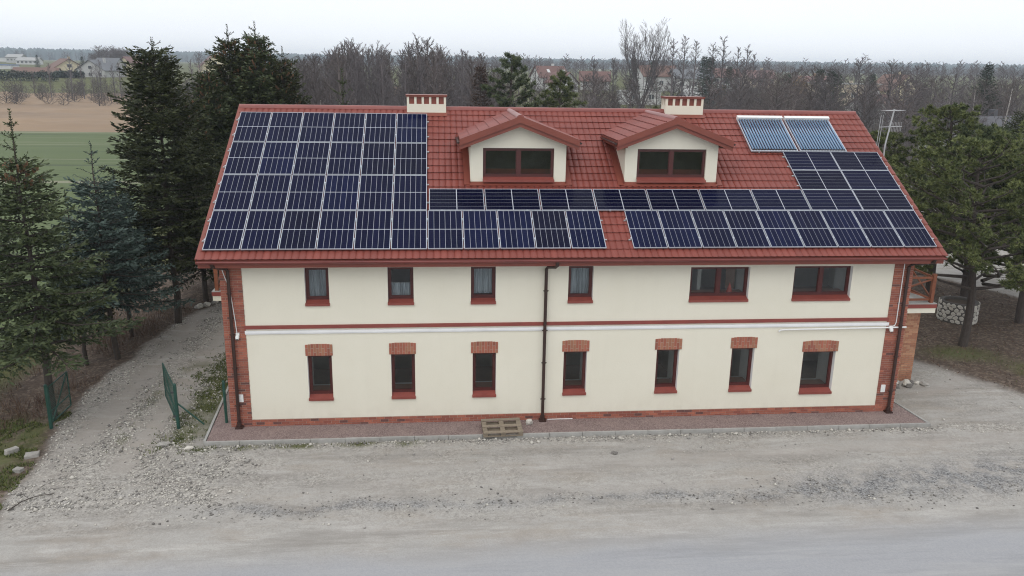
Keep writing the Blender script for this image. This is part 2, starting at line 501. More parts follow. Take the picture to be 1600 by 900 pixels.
def np_mesh(name, V, F, mats, tone=None, mi=None, smooth=False):
    V = np.asarray(V, np.float32).reshape(-1, 3)
    F = np.asarray(F, np.int32)
    me = bpy.data.meshes.new(name)
    me.vertices.add(len(V))
    me.vertices.foreach_set('co', V.ravel())
    k = F.shape[1]
    me.loops.add(F.size)
    me.loops.foreach_set('vertex_index', F.ravel())
    me.polygons.add(len(F))
    me.polygons.foreach_set('loop_start', np.arange(len(F), dtype=np.int32) * k)
    me.polygons.foreach_set('loop_total', np.full(len(F), k, np.int32))
    for q in (mats if isinstance(mats, (list, tuple)) else [mats]):
        me.materials.append(M[q])
    if mi is not None:
        me.polygons.foreach_set('material_index', np.asarray(mi, np.int32))
    if smooth:
        me.polygons.foreach_set('use_smooth', np.ones(len(F), bool))
    if tone is not None:
        a = me.attributes.new('tone', 'FLOAT', 'FACE')
        a.data.foreach_set('value', np.asarray(tone, np.float32))
    me.update(calc_edges=True)
    return me

def vnoise(x, y, seed=0):
    """value noise, arrays in, -1..1 out"""
    xi, yi = np.floor(x).astype(np.int64), np.floor(y).astype(np.int64)
    fx, fy = x - xi, y - yi
    fx, fy = fx * fx * (3 - 2 * fx), fy * fy * (3 - 2 * fy)
    def h(a, b_):
        n = (a * 374761393 + b_ * 668265263 + seed * 144665) & 0xffffffff
        n = ((n ^ (n >> 13)) * 1274126177) & 0xffffffff
        return ((n ^ (n >> 16)) & 0xffff) / 32767.5 - 1
    return (h(xi, yi) * (1 - fx) + h(xi + 1, yi) * fx) * (1 - fy) + (h(xi, yi + 1) * (1 - fx) + h(xi + 1, yi + 1) * fx) * fy

def fbm(x, y, s, o=4, seed=0):
    r_, a = 0, 1
    for i in range(o):
        r_ = r_ + a * vnoise(x * s, y * s, seed + i)
        a *= 0.5
        s *= 2.1
    return r_ / 1.9

def sm(x, a, b_):
    t_ = np.clip((x - a) / (b_ - a), 0, 1)
    return t_ * t_ * (3 - 2 * t_)

# ------------------------------------------------------------------ terrain
def hill(X, Y):
    X, Y = np.asarray(X, float), np.asarray(Y, float)
    left = 4.3 * sm(Y, 222, 292) + 3.0 * sm(Y, 320, 700)
    right = 6.0 * sm(Y, 120, 320) + 1.3 * sm(Y, 320, 700)
    k = sm(X, -35, 5)
    return left * (1 - k) + right * k

DRV_L = ([-9, -5.2, -4, -1.1, 0.5, 3, 6, 10, 12.7, 14, 16, 19, 40], [-3.2, -3.65, -4.1, -4.35, -4.7, -4.85, -4.8, -4.35, -3.85, -3.2, -1.5, 2, 8])
def zones(X, Y):
    n1, n2, n3 = fbm(X, Y, 0.6, 4, 3), fbm(X, Y, 1.7, 4, 9), fbm(X, Y, 0.25, 3, 21)
    dl = np.interp(Y, *DRV_L)
    d_left = X - dl + 0.28 * n1 + 0.12 * n2                      # >0: right of the drive's left edge
    # right side: yard, then forest floor beyond a slanting line
    d_right = (6.3 - (X - 24.6) * 2.0) - Y
    d_right = np.maximum(d_right, -1.5 - Y) + 1.1 * n1 + 0.4 * n2
    lot = sm(Y - (17.5 - (X - 34) * 2.3) + 1.2 * n1, -0.6, 0.8) * sm(X, 27, 29)
    gravel = sm(d_left, -0.15, 0.25) * np.where(X > 21.5, sm(d_right, -0.9, 0.9), 1)
    gravel = gravel * np.where(X < 21.5, 1 - sm(Y, 19, 22), 1)
    gravel = np.maximum(gravel, lot)
    # green fringe between the drive and the house, and the mossy fringe along the kerb
    g1 = sm(X, -1.55, -0.95) * (1 - sm(X, 0.45, 0.7)) * sm(Y, -1.0, -0.2) * (1 - sm(Y, 7, 9)) * (0.72 + 0.5 * n1)
    g2 = sm(X, -0.9, 0.2) * (1 - sm(X, 5.5, 8)) * sm(Y, -1.75, -1.35) * (1 - sm(Y, -1.0, -0.95)) * (0.60 + 0.8 * n2)
    g3 = sm(X, -2.95, -2.6) * (1 - sm(X, -2.4, -2.1)) * sm(Y, -2.5, 0) * (1 - sm(Y, 3, 6)) * (0.45 + 0.6 * n2)
    g4 = np.exp(-(((X - 27.6) / 1.6) ** 2 + ((Y - 5.4) / 1.0) ** 2)) * 0.9 + np.exp(-(((X - 29.3) / 1.2) ** 2 + ((Y - 3.3) / 1.2) ** 2)) * 0.75
    bank = (1 - sm(X, -4.6, -3.6)) * (1 - sm(Y, 0.5, 4)) * (0.8 + 0.5 * n1)
    bank2 = (1 - sm(X, -9, -7)) * 0.9
    lowleft = sm(-d_left, -0.1, 0.4)
    g5 = np.exp(-(((X + 0.75) / 0.55) ** 2 + ((Y + 0.75) / 0.75) ** 2)) * (0.75 + 0.9 * n2)
    g6 = np.exp(-(((X + 1.9) / 0.8) ** 2 + ((Y - 5.2) / 1.2) ** 2)) * (0.4 + 0.8 * n2)
    bank = bank * np.clip(0.75 + 0.9 * n2 + 0.5 * n1, 0.15, 1)
    grass = np.clip(np.maximum.reduce([g1, g2, g3, g4, g5, g6, bank * lowleft, bank2 * lowleft]), 0, 1)
    soil = np.clip((1 - gravel), 0, 1)
    far = sm(np.maximum(np.abs(X - 10), np.abs(Y - 5)), 45, 70)
    grass = np.maximum(grass, far * 0.9)
    stone = np.clip(0.42 + 0.55 * n3 + 0.25 * n1, 0.05, 1)
    trk = np.exp(-((X + 3.55) / 0.42) ** 2) + np.exp(-((X + 1.85) / 0.42) ** 2)
    drive = (1 - sm(X, -1.2, -0.2)) * sm(Y, -3.5, -1.5)
    stone = np.where(X < 0, np.maximum(stone, 0.95 * drive), stone) * (1 - 0.92 * np.clip(trk * 1.2, 0, 1) * drive)
    stone = np.maximum(stone, 0.95 * sm(Y, -2.0, -1.3) * (1 - sm(Y, -1.0, -0.9)))
    stone = np.maximum(stone, (0.9 + 0.3 * n1) * (1 - sm(X, 1, 4)) * sm(Y, -5.2, -4.4) * (1 - sm(Y, -2.0, -1.0)))
    stone = stone * (1 - sm(-Y, 5.4, 6.2))
    yd = -4.85 + 0.55 * sm(X, 14, 24) + 0.30 * n1
    dark = np.exp(-((Y - yd) / (0.28 + 0.62 * sm(X, 14, 20))) ** 2) * sm(X, -1, 3) * (0.82 + 0.4 * sm(X, 14, 19))
    asphalt = sm(-Y + 0.25 * n1 + 0.12 * n2 + 0.30 * n3 + 0.028 * (X - 8), 6.3, 7.7)
    ty = np.exp(-((Y + 2.55 + 0.35 * np.sin(X / 5.5)) / 0.28) ** 2) + np.exp(-((Y + 4.15 + 0.35 * np.sin(X / 5.5)) / 0.28) ** 2) + 0.8 * np.exp(-((Y + 3.3 - 0.10 * (X - 10)) / 0.25) ** 2)
    tr_ = np.where(X < -0.5, np.clip(trk, 0, 1) * drive, ty * 0.55 * sm(X, 2, 6)) * np.clip(0.75 + 0.6 * n1, 0, 1)
    tr_ = np.maximum(tr_, 0.7 * np.exp(-((Y - 1.2 - (X - 23.2) * 0.55) / 0.4) ** 2) * sm(X, 22.5, 24))
    stone = stone * (1 - 0.6 * np.clip(tr_, 0, 1))
    return dict(earth=np.clip((1 - sm(X, -1.0, 0.6)) * sm(Y, -4.6, -1.5) * (0.62 + 0.5 * n1), 0, 1), track=np.clip(tr_, 0, 1) * (1 - grass), grass=grass, soil=soil, stone=np.clip(stone, 0, 1), dark=np.clip(dark, 0, 1), asphalt=asphalt), gravel

def axis(a, b_, step, lo, hi, g=1.13):
    c = list(np.arange(a, b_ + 1e-6, step))
    s_, x = step, b_
    while x < hi:
        s_ *= g
        x += s_
        c.append(min(x, hi))
    s_, x = step, a
    pre = []
    while x > lo:
        s_ *= g
        x -= s_
        pre.append(max(x, lo))
    return np.array(pre[::-1] + c)

gx = axis(-8, 38, 0.16, -2400, 2400)
gy = axis(-11, 21, 0.16, -100, 2400)
GX, GY = np.meshgrid(gx, gy)
Z, gravel = zones(GX, GY)
rel = 0.030 * fbm(GX, GY, 0.9, 4, 5) + 0.012 * fbm(GX, GY, 4.0, 2, 6)
trk = np.exp(-((GX + 3.55) / 0.4) ** 2) + np.exp(-((GX + 1.85) / 0.4) ** 2)
rel = rel - 0.05 * trk * (GY > -3) * (GX < 0)
rel = rel * (1 - 0.8 * Z['asphalt'])
underh = (GX > -0.25) & (GX < 22.6) & (GY > -1.2) & (GY < 15)
rel = np.where(underh, -0.06, rel)
bankz = -0.25 * sm(-GX, 4.6, 6.5) * (1 - sm(-GX, 8, 11)) * sm(GY, -4, 2)
GZ = hill(GX, GY) + rel * (1 - sm(np.maximum(np.abs(GX), np.abs(GY)), 60, 120)) + bankz - 0.02
def ground_z(x, y):
    i = np.clip(np.searchsorted(gx, x), 1, len(gx) - 1)
    j = np.clip(np.searchsorted(gy, y), 1, len(gy) - 1)
    return GZ[j - 1:j + 1, i - 1:i + 1].mean() if np.isscalar(x) or np.ndim(x) == 0 else GZ[j, i]
nxg, nyg = len(gx), len(gy)
idx = np.arange(nxg * nyg).reshape(nyg, nxg)
Q = np.stack([idx[:-1, :-1], idx[:-1, 1:], idx[1:, 1:], idx[1:, :-1]], -1).reshape(-1, 4)
cx_, cy_ = (GX[:-1, :-1] + GX[1:, 1:]).ravel() / 2, (GY[:-1, :-1] + GY[1:, 1:]).ravel() / 2
gq = (gravel[:-1, :-1] + gravel[1:, 1:]).ravel() / 2 > 0.5
aq = (Z['asphalt'][:-1, :-1] + Z['asphalt'][1:, 1:]).ravel() / 2 > 0.5
nearq = (np.abs(cx_ - 15) < 60) & (cy_ < 45)
road = aq & (cy_ < -5)
drive = gq & ~road & nearq & (cx_ < -0.3) & (cy_ > -3.2)
yard = gq & ~road & nearq & ~drive
V = np.stack([GX, GY, GZ], -1).reshape(-1, 3)
def ground_piece(name, mask, label):
    q = Q[mask]
    u, inv = np.unique(q, return_inverse=True)
    me = np_mesh(name, V[u], inv.reshape(q.shape), 'ground', smooth=True)
    for k, a in Z.items():
        at_ = me.attributes.new(k, 'FLOAT', 'POINT')
        at_.data.foreach_set('value', a.reshape(-1)[u].astype(np.float32))
    return tag(link(name, me), label, None, None, 'structure')
ground_piece('ground', ~(road | drive | yard), 'brown earth and rough grass around the house and out to the horizon')
ground_piece('gravel_yard', yard, 'pale dusty gravel yard in front of the house')
ground_piece('gravel_driveway', drive, 'stony gravel driveway with two wheel tracks left of the house')
ground_piece('asphalt_road', road, 'dusty grey asphalt road along the bottom of the picture')

def sheet(name, mat_, xs, ys, zf, inside, label, bump=0):
    X, Y = np.meshgrid(xs, ys)
    Zz = zf(X, Y)
    ii = np.arange(X.size).reshape(X.shape)
    q = np.stack([ii[:-1, :-1], ii[:-1, 1:], ii[1:, 1:], ii[1:, :-1]], -1).reshape(-1, 4)
    k = inside((X[:-1, :-1] + X[1:, 1:]) / 2, (Y[:-1, :-1] + Y[1:, 1:]) / 2).ravel()
    q = q[k]
    u, inv = np.unique(q, return_inverse=True)
    me = np_mesh(name, np.stack([X, Y, Zz], -1).reshape(-1, 3)[u], inv.reshape(q.shape), mat_, smooth=True)
    return tag(link(name, me), label, None, None, 'structure')
sheet('field', 'field', np.arange(-260, -6, 2.0), np.arange(-30, 109, 1.5), lambda X, Y: hill(X, Y) + 0.10 + 0.05 * fbm(X, Y, 0.2, 3, 4),
      lambda X, Y: (X < -10.4 - np.maximum(Y - 20, 0) * 0.12 + 0.8 * fbm(X, Y, 0.2, 2, 8)) & (Y < 107), 'green field of young crop left of the spruces')
sheet('reed_bed', 'reed', np.arange(-330, 40, 2.2), np.arange(105, 240, 1.6), lambda X, Y: hill(X, Y) + (0.7 + 0.55 * fbm(X, Y, 0.35, 4, 14)) * sm(Y, 106, 116) + 0.06,
      lambda X, Y: (X < 10) & (Y > 107.5 + 0.8 * fbm(X, Y, 0.1, 2, 2)) & (Y < 232 + 6 * fbm(X, Y, 0.05, 2, 3)), 'belt of dry tan reeds beyond the green field')

# ------------------------------------------------------------------ house
AL = 0.52999
ca, sa = math.cos(AL), math.sin(AL)
PY, PZ, PX = -0.30, 5.6198, 0.19075           # lower left corner of the left solar array (panel plane)
XL, XR, YB = 0.55, 21.70, 12.12               # house corners
def roofp(x, s, n=0.0):
    """point on the front roof slope: x along the eave, s up the slope from the array's lower edge, n above the panel plane"""
    return Vector((x, PY + s * ca - n * sa, PZ + s * sa + n * ca))

house = thing('house', (11.1, 0, 0), 'long two storey cream house with red tiled roof and brick corners', 'house')
H = house
def P(mb, name, mats, parent=None, smooth=False):
    return mb.build(name, mats, parent or H, smooth)

# openings: x0, x1, z0, z1
UP = [(2.955, 3.65, 3.93, 5.0), (5.365, 6.125, 3.93, 5.0), (7.83, 8.575, 3.93, 5.0), (10.775, 11.535, 3.93, 5.0), (14.55, 16.42, 3.92, 4.94), (17.84, 19.72, 3.92, 4.95)]
LO = [(2.915, 3.64, 0.92, 2.285), (5.41, 6.13, 0.92, 2.29), (7.89, 8.61, 0.92, 2.285), (10.71, 11.44, 0.92, 2.285), (13.65, 14.37, 0.92, 2.30), (16.07, 16.81, 0.92, 2.305), (18.425, 19.50, 0.785, 2.15)]
OPEN = UP + LO
CL, CR = 1.175, 21.07                          # cream field between the brick corners
mb = MB()
xs = sorted({CL, CR} | {o[0] for o in OPEN} | {o[1] for o in OPEN})
zs = sorted({0.25, 5.30} | {o[2] for o in OPEN} | {o[3] for o in OPEN})
for i in range(len(xs) - 1):
    for j in range(len(zs) - 1):
        xm, zm = (xs[i] + xs[i + 1]) / 2, (zs[j] + zs[j + 1]) / 2
        if not any(o[0] < xm < o[1] and o[2] < zm < o[3] for o in OPEN):
            mb.quad((xs[i], 0, zs[j]), (xs[i + 1], 0, zs[j]), (xs[i + 1], 0, zs[j + 1]), (xs[i], 0, zs[j + 1]))
for x0, x1, z0, z1 in OPEN:
    D = 1.10
    mb.quad((x0, 0, z0), (x0, 0, z1), (x0, D, z1), (x0, D, z0), 1)
    mb.quad((x1, 0, z0), (x1, D, z0), (x1, D, z1), (x1, 0, z1), 1)
    mb.quad((x0, 0, z1), (x1, 0, z1), (x1, D, z1), (x0, D, z1), 1)
    mb.quad((x0, 0, z0), (x0, D, z0), (x1, D, z0), (x1, 0, z0), 1)
P(mb, 'front_wall', ['stucco', 'reveal'])
mb = MB()
for x in (XL, XR):
    mb.box(x - 0.0 if x == XL else x - 0.3, x + 0.3 if x == XL else x, 0.06, YB, 0, 5.3)
mb.box(XL + 0.3, XR - 0.3, YB - 0.3, YB, 0, 5.3)
for x in (XL, XR - 0.3):                       # gable triangles
    zr = PZ - 0.16 + (6.06 - PY) * sa / ca
    mb.hexa(((x, 0.1, 5.3), (x, YB, 5.3), (x, 6.06, zr), (x, 6.06, zr)), ((x + 0.3, 0.1, 5.3), (x + 0.3, YB, 5.3), (x + 0.3, 6.06, zr), (x + 0.3, 6.06, zr)))
P(mb, 'side_wall', 'stucco')
mb = MB().box(XL + 0.31, XR - 0.31, 1.11, YB - 0.31, 0.02, 0.12)
mb.box(XL + 0.31, XR - 0.31, 1.11, YB - 0.31, 2.85, 3.05)
P(mb, 'interior_floor', 'floor_in')
mb = MB()
for z0, z1 in ((0.13, 2.84), (3.06, 5.2)):
    for x in (4.5, 6.9, 9.6, 12.5, 15.2, 17.1):
        mb.box(x - 0.06, x + 0.06, 1.11, 4.5, z0, z1)
    mb.box(XL + 0.4, XR - 0.4, 4.52, 4.62, z0, z1)
P(mb, 'interior_wall', 'wall_in')

# brickwork -------------------------------------------------------
brick_mesh = {}
def brick_me(lx, ly, lz, mk):
    k = (round(lx, 4), round(ly, 4), round(lz, 4), mk)
    if k not in brick_mesh:
        c = 0.004
        b_ = MB().hexa(((0, c, 0), (lx, c, 0), (lx, ly, 0), (0, ly, 0)), ((0, c, lz), (lx, c, lz), (lx, ly, lz), (0, ly, lz)))
        b_.hexa(((c, 0, c), (lx - c, 0, c), (lx - c, c, c), (c, c, c)), ((c, 0, lz - c), (lx - c, 0, lz - c), (lx - c, c, lz - c), (c, c, lz - c)))
        brick_mesh[k] = b_.mesh('brick', mk)
    return brick_mesh[k]
def brick_obj(x, y, z, lx, ly, lz, mk, parent):
    o = link('brick', brick_me(lx, ly, lz, mk), parent)
    p = wloc(parent)
    o.location = (x - p[0], y - p[1], z - p[2])
    return o
rb = random.Random(3)
def bmk(rr=None):
    q = (rr or rb).random()
    return 0 if q < 0.5 else 1 if q < 0.8 else 2 if q < 0.94 else 3
# corner piers and plinth: bricks near the camera stand alone, the rest share a mesh
stuff = MB()
singles = 0
CH, BLX, J = 0.0737, 0.25, 0.012
for side, (x0, x1) in (('l', (XL, CL)), ('r', (CR, XR))):
    mb = MB().box(x0 + 0.006, x1 - 0.006, -0.012, 0.4, 0.0, 5.29)
    pil = P(mb, 'corner_pier', 'mortar')
    n = int(5.28 / CH)
    for r_ in range(n):
        z = r_ * CH + 0.004
        x = x0 - (BLX / 2 if r_ % 2 else 0)
        while x < x1 - 0.01:
            a, b_ = max(x, x0), min(x + BLX - J, x1)
            x += BLX
            if b_ - a < 0.03:
                continue
            mk = bmk()
            full = abs((b_ - a) - (BLX - J)) < 1e-6
            if 8 <= r_ < 26 and full:
                brick_obj(a, -0.022, z, b_ - a, 0.03, CH - J, 'brick%d' % mk, pil)
                singles += 1
            else:
                stuff.box(a, b_, -0.022 + rb.uniform(-0.002, 0.002), 0.02, z, z + CH - J, mk)
mb = MB().box(CL + 0.001, CR - 0.001, -0.010, 0.1, 0, 0.246)
P(mb, 'plinth', 'mortar')
for r_ in range(3):
    z = r_ * 0.082 + 0.004
    x = CL - (BLX / 2 if r_ % 2 else 0)
    while x < CR - 0.01:
        a, b_ = max(x, CL + 0.002), min(x + BLX - J, CR - 0.002)
        x += BLX
        if b_ - a > 0.03:
            stuff.box(a, b_, -0.022 + rb.uniform(-0.003, 0.003), 0.02, z, z + 0.082 - J, bmk())
tag(P(stuff, 'bricks', ['brick0', 'brick1', 'brick2', 'brick3']), kind='stuff')
# arched lintels
LIN = [(2.868, 3.678), (5.358, 6.166), (7.834, 8.664), (10.652, 11.502), (13.578, 14.438), (16.012, 16.872), (18.372, 19.562)]
for (x0, x1), o in zip(LIN, LO):
    zb = o[3] - 0.004
    mb = MB()
    nseg = 8
    W = x1 - x0
    arc = lambda x: 0.035 * (1 - ((x - (x0 + x1) / 2) / (W / 2)) ** 2)
    for i in range(nseg):
        a, b_ = x0 + W * i / nseg, x0 + W * (i + 1) / nseg
        mb.hexa(((a, -0.014, zb), (b_, -0.014, zb), (b_, 0.05, zb), (a, 0.05, zb)), ((a, -0.014, zb + 0.34 + arc(a)), (b_, -0.014, zb + 0.34 + arc(b_)), (b_, 0.05, zb + 0.34 + arc(b_)), (a, 0.05, zb + 0.34 + arc(a))))
    lin = P(mb, 'window_lintel', 'mortar')
    nb = int(round(W / 0.083))
    bw_ = W / nb
    for i in range(nb):
        xm = x0 + (i + 0.5) * bw_
        h = 0.34 + arc(xm)
        cut = 0.235 if i % 2 == 0 else 0.105
        for z0, z1 in ((0.004, cut - 0.006), (cut + 0.006, h)):
            brick_obj(x0 + i * bw_ + 0.006, -0.024, zb + z0, bw_ - 0.012, 0.03, round(z1 - z0, 2), rb.choice(['brick0', 'brick2', 'brick2', 'brick2', 'obrick1', 'obrick1']), lin)

# bands
P(MB().box(CL - 0.02, CR + 0.03, -0.05, 0.02, 3.150, 3.255), 'belt_course', 'trim_red')
mb = MB().box(CL - 0.02, CR + 0.06, -0.030, 0.02, 2.985, 3.02)
mb.box(CL - 0.02, CR + 0.06, -0.048, 0.02, 3.02, 3.095)
P(mb, 'cornice_band', 'trim_white')

# windows ---------------------------------------------------------
def window(x0, x1, z0, z1, y, leaves, parent, part='window', top=True, curtain=None, sl=True, sillz=None, fw_=0.075):
    """frame in an opening whose outer face is at y; parts pane, sash, sill"""
    e = 0.003
    x0, x1, z1 = x0 + e, x1 - e, z1 - e
    zf = z0 + 0.065
    mb = MB()
    mb.box(x0, x0 + fw_, y, y + 0.07, zf, z1)
    mb.box(x1 - fw_, x1, y, y + 0.07, zf, z1)
    mb.box(x0 + fw_, x1 - fw_, y, y + 0.07, z1 - fw_, z1)
    mb.box(x0 + fw_, x1 - fw_, y, y + 0.07, zf, zf + fw_)
    mid = (x0 + x1) / 2
    if leaves == 2:
        mb.box(mid - 0.065, mid + 0.065, y - 0.004, y + 0.07, zf + fw_, z1 - fw_)
    fr_ = mb.build(part, 'frame', parent)
    sub = fr_ if parent is H else parent
    bays = [(x0 + fw_, x1 - fw_)] if leaves == 1 else [(x0 + fw_, mid - 0.065), (mid + 0.065, x1 - fw_)]
    for a, b_ in bays:
        s_ = MB()
        q = 0.022
        s_.box(a + 0.001, a + q, y + 0.018, y + 0.06, zf + fw_, z1 - fw_)
        s_.box(b_ - q, b_ - 0.001, y + 0.018, y + 0.06, zf + fw_, z1 - fw_)
        s_.box(a + q, b_ - q, y + 0.018, y + 0.06, zf + fw_, zf + fw_ + q)
        s_.box(a + q, b_ - q, y + 0.018, y + 0.06, z1 - fw_ - q, z1 - fw_)
        s_.build('sash', 'frame', sub)
        MB().box(a + q, b_ - q, y + 0.036, y + 0.042, zf + fw_ + q, z1 - fw_ - q).build('pane', 'glass', sub)
    if sl:
        so_ = MB()
        xo = 0.012
        lo = [(x0 - xo, -0.055, z0 - 0.085), (x1 + xo, -0.055, z0 - 0.085), (x1 + xo, -0.002, z0 - 0.085), (x0 - xo, -0.002, z0 - 0.085)]
        hi = [(x0 - xo, -0.055, z0 - 0.02), (x1 + xo, -0.055, z0 - 0.02), (x1 + xo, -0.002, z0 + 0.002), (x0 - xo, -0.002, z0 + 0.002)]
        off = y - 0.15
        sh = lambda L: [(p[0], p[1] + off, p[2]) for p in L]
        so_.hexa(sh(lo), sh(hi))
        so_.hexa(sh([(x0 + .001, -0.002, z0 + .002), (x1 - .001, -0.002, z0 + .002), (x1 - .001, 0.149, z0 + .004), (x0 + .001, 0.149, z0 + .004)]),
                 sh([(x0 + .001, -0.002, z0 + .003), (x1 - .001, -0.002, z0 + .003), (x1 - .001, 0.149, z0 + .064), (x0 + .001, 0.149, z0 + .064)]))
        so_.build('sill', 'sill', sub)
    if curtain:
        for (a, b_, c0, c1, scal) in curtain:
            n = 40
            vs, fs = [], []
            for i in range(n + 1):
                x = a + (b_ - a) * i / n
                yy = y + 0.13 + 0.018 * math.sin(i * 1.25) + 0.006 * math.sin(i * 2.9)
                lo_ = c0 + (0.02 * abs(math.sin(i * 0.62)) if scal else 0)
                vs += [(x, yy, lo_), (x, yy + 0.004, c1)]
            fs = [(2 * i, 2 * i + 2, 2 * i + 3, 2 * i + 1) for i in range(n)]
            MB().add(vs, fs).build('curtain', 'lace', sub, smooth=True)
    if sub is fr_:
        MB().box(x0, x1, y + 0.072, y + 0.62, zf - 0.03, zf + 0.03).build('inner_sill', 'inner', sub)
    return fr_
CUR = {0: [(2.99, 3.60, 4.02, 5.0, False)], 1: [(5.40, 6.09, 4.02, 4.46, False)], 2: [(7.86, 8.55, 4.10, 5.0, True)], 3: [(10.81, 11.50, 4.02, 5.0, False)]}
for i, o in enumerate(UP):
    wdw = window(*o, 0.15, 1 if i < 4 else 2, H, curtain=CUR.get(i))
    if i == 4:
        wo = MB()
        wo.add([(15.95 + 0.11 * math.cos(k * 1.0472), 0.38 + 0.08 * math.sin(k * 1.0472), 4.03) for k in range(6)] + [(15.95, 0.38, 4.36)], [(k, (k + 1) % 6, 6) for k in range(6)] + [(5, 4, 3, 2, 1, 0)])
        wo.build('ornament', 'red_cloth', wdw)
        MB().box(16.0, 16.3, 0.9, 0.92, 4.0, 4.9).build('drape', 'floor_in', wdw)
for i, o in enumerate(LO):
    window(*o, 0.15, 1, H)

# roof -----------------------------------------------------------
RX0, RX1 = 0.085, 22.34
SE, SRDG = -0.30, 7.38                        # slope distances of the eave edge and the ridge
TN = -0.115                                   # tile bed under the panel plane
ridge = roofp(0, SRDG, TN)
RYc, RZc = ridge.y, ridge.z
mb = MB()
a0, a1 = roofp(RX0 + .02, SE, TN - 0.02), roofp(RX0 + .02, SRDG, TN - 0.02)
back = Vector((0, 2 * RYc - a0.y, a0.z))
th = Vector((0, 0, -0.09))
for (p, q) in ((a0, a1), (Vector((a0.x, back.y, back.z)), a1)):
    lo = [p + th, Vector((RX1 - .02, p.y, p.z)) + th, Vector((RX1 - .02, q.y, q.z)) + th, q + th]
    hi = [p, Vector((RX1 - .02, p.y, p.z)), Vector((RX1 - .02, q.y, q.z)), q]
    mb.hexa(lo, hi)
roof = P(mb, 'roof', 'sheet')
TW, TL = 0.2014, 0.3657
def tile_profile(n=8):
    pr = []
    for i in range(n + 1):
        u = i / n
        pr.append((u * TW, 0.036 * math.sin(math.pi * min(max(u, 0), 1)) ** 0.6 if 0 < i < n else 0.0))
    return pr
def tile_geo(flat=False):
    """pressed tile: wave across, low at its upper end, a lip at its lower end"""
    pr = tile_profile()
    vs, fs = [], []
    n = len(pr)
    sag = [0.050 * math.sin(math.pi * i / (n - 1)) ** 0.8 for i in range(n)]
    for i, (x, z) in enumerate(pr):
        vs.append((x, 0.024 - sag[i], z - 0.006))              # foot of the lip
    for i, (x, z) in enumerate(pr):
        vs.append((x, -sag[i], z + 0.024))            # top of the lip
    for i, (x, z) in enumerate(pr):
        vs.append((x, TL + 0.012 - sag[i], z))               # upper end, under the next tile
    for i in range(n - 1):
        fs += [(i, i + 1, n + i + 1, n + i), (n + i, n + i + 1, 2 * n + i + 1, 2 * n + i)]
    return vs, fs
tv, tf = tile_geo()
tile_me = MB().add(tv, tf).mesh('roof_tile', 'tile', smooth=False)
rotm = Matrix.Rotation(AL, 4, 'X')
PW, PH_, LWp, LHp = 1.06, 1.7346, 1.7171, 1.0442
GXr = PX + 12.4579                            # left edge of the right lower row
XEND = GXr + 9 * PW
def covered(x, s):
    """tile centre fully under panels, dormers or the chimneys"""
    if s > 0.12 and s < 4 * PH_ - 0.12 and PX + .1 < x < PX + 6 * PW - .1: return True
    if 0.12 < s < PH_ + 0.0 and PX < x < PX + 11 * PW - .15: return True
    if 0.12 < s < PH_ + 0.0 and GXr + .15 < x < XEND - .1: return True
    if PH_ - 0.1 < s < PH_ + LHp - .12 and PX + 6 * PW < x < XEND - .1: return True
    if PH_ < s < PH_ + 3 * LHp - .12 and XEND - 2 * LWp + .15 < x < XEND - .1: return True
    return False
def in_dormer(x, s):
    p = roofp(x, s)
    for d in (0, 4.99):
        q = abs(x - 9.445 - d)
        if p.y > 2.52 and q < 1.46 and p.z + 0.02 < 9.235 - q * 0.3824 - 0.10: return True
    return False
cand = []
nr, nc = 21, 111
for r_ in range(nr):
    for c in range(nc):
        x, s = RX0 + c * TW, SE + r_ * TL
        if in_dormer(x + TW / 2, s + TL / 2):
            continue
        cand.append((x, s, covered(x + TW / 2, s + TL / 2)))
vis = [q for q in cand if not q[2]]
vis.sort(key=lambda q: (roofp(q[0], q[1]) - CAM).length)
solo = set((q[0], q[1]) for q in vis[:300])
tiles = MB()
rot3 = rotm.to_3x3()
for x, s, cov in cand:
    p = roofp(x, s, TN)
    if (x, s) in solo:
        o = link('roof_tile', tile_me, roof)
        hp = wloc(H)
        o.location = p - Vector(hp)
        o.rotation_euler = (AL, 0, 0)
    else:
        tiles.add([p + rot3 @ Vector(v) for v in tv], tf)
tag(tiles.build('roof_tiles', 'tile', roof), kind='stuff')
# ridge cap, verges, gutter, soffit
def halfround(x0, x1, yc, zc, r_, name, mats, parent, n=8, a0_=-0.15, a1_=1.15, seg=1.9):
    mb = MB()
    x = x0
    while x < x1 - 0.01:
        xe = min(x + seg, x1)
        ring = []
        for rr in (r_, r_ - 0.012):
            for k in range(n + 1):
                a = math.pi * (a0_ + (a1_ - a0_) * k / n)
                ring.append((yc - rr * math.cos(a), zc + rr * math.sin(a)))
        m_ = n + 1
        g = 0.0 if x == x0 else -0.03
        vs = [(x + g, y, z + (0.004 if g else 0)) for y, z in ring] + [(xe, y, z) for y, z in ring]
        k2 = 2 * m_
        fs = []
        for k in range(n):
            fs += [(k, k + 1, k2 + k + 1, k2 + k), (m_ + k + 1, m_ + k, k2 + m_ + k, k2 + m_ + k + 1)]
            fs += [(k + 1, k, m_ + k, m_ + k + 1), (k2 + k, k2 + k + 1, k2 + m_ + k + 1, k2 + m_ + k)]
        fs += [(0, k2, k2 + m_, m_), (n, m_ + n, k2 + m_ + n, k2 + n)]
        mb.add(vs, fs)
        x = xe
    return mb.build(name, mats, parent)
halfround(RX0 - 0.02, RX1 + 0.02, RYc, RZc - 0.02, 0.125, 'ridge_cap', 'ridge', H)
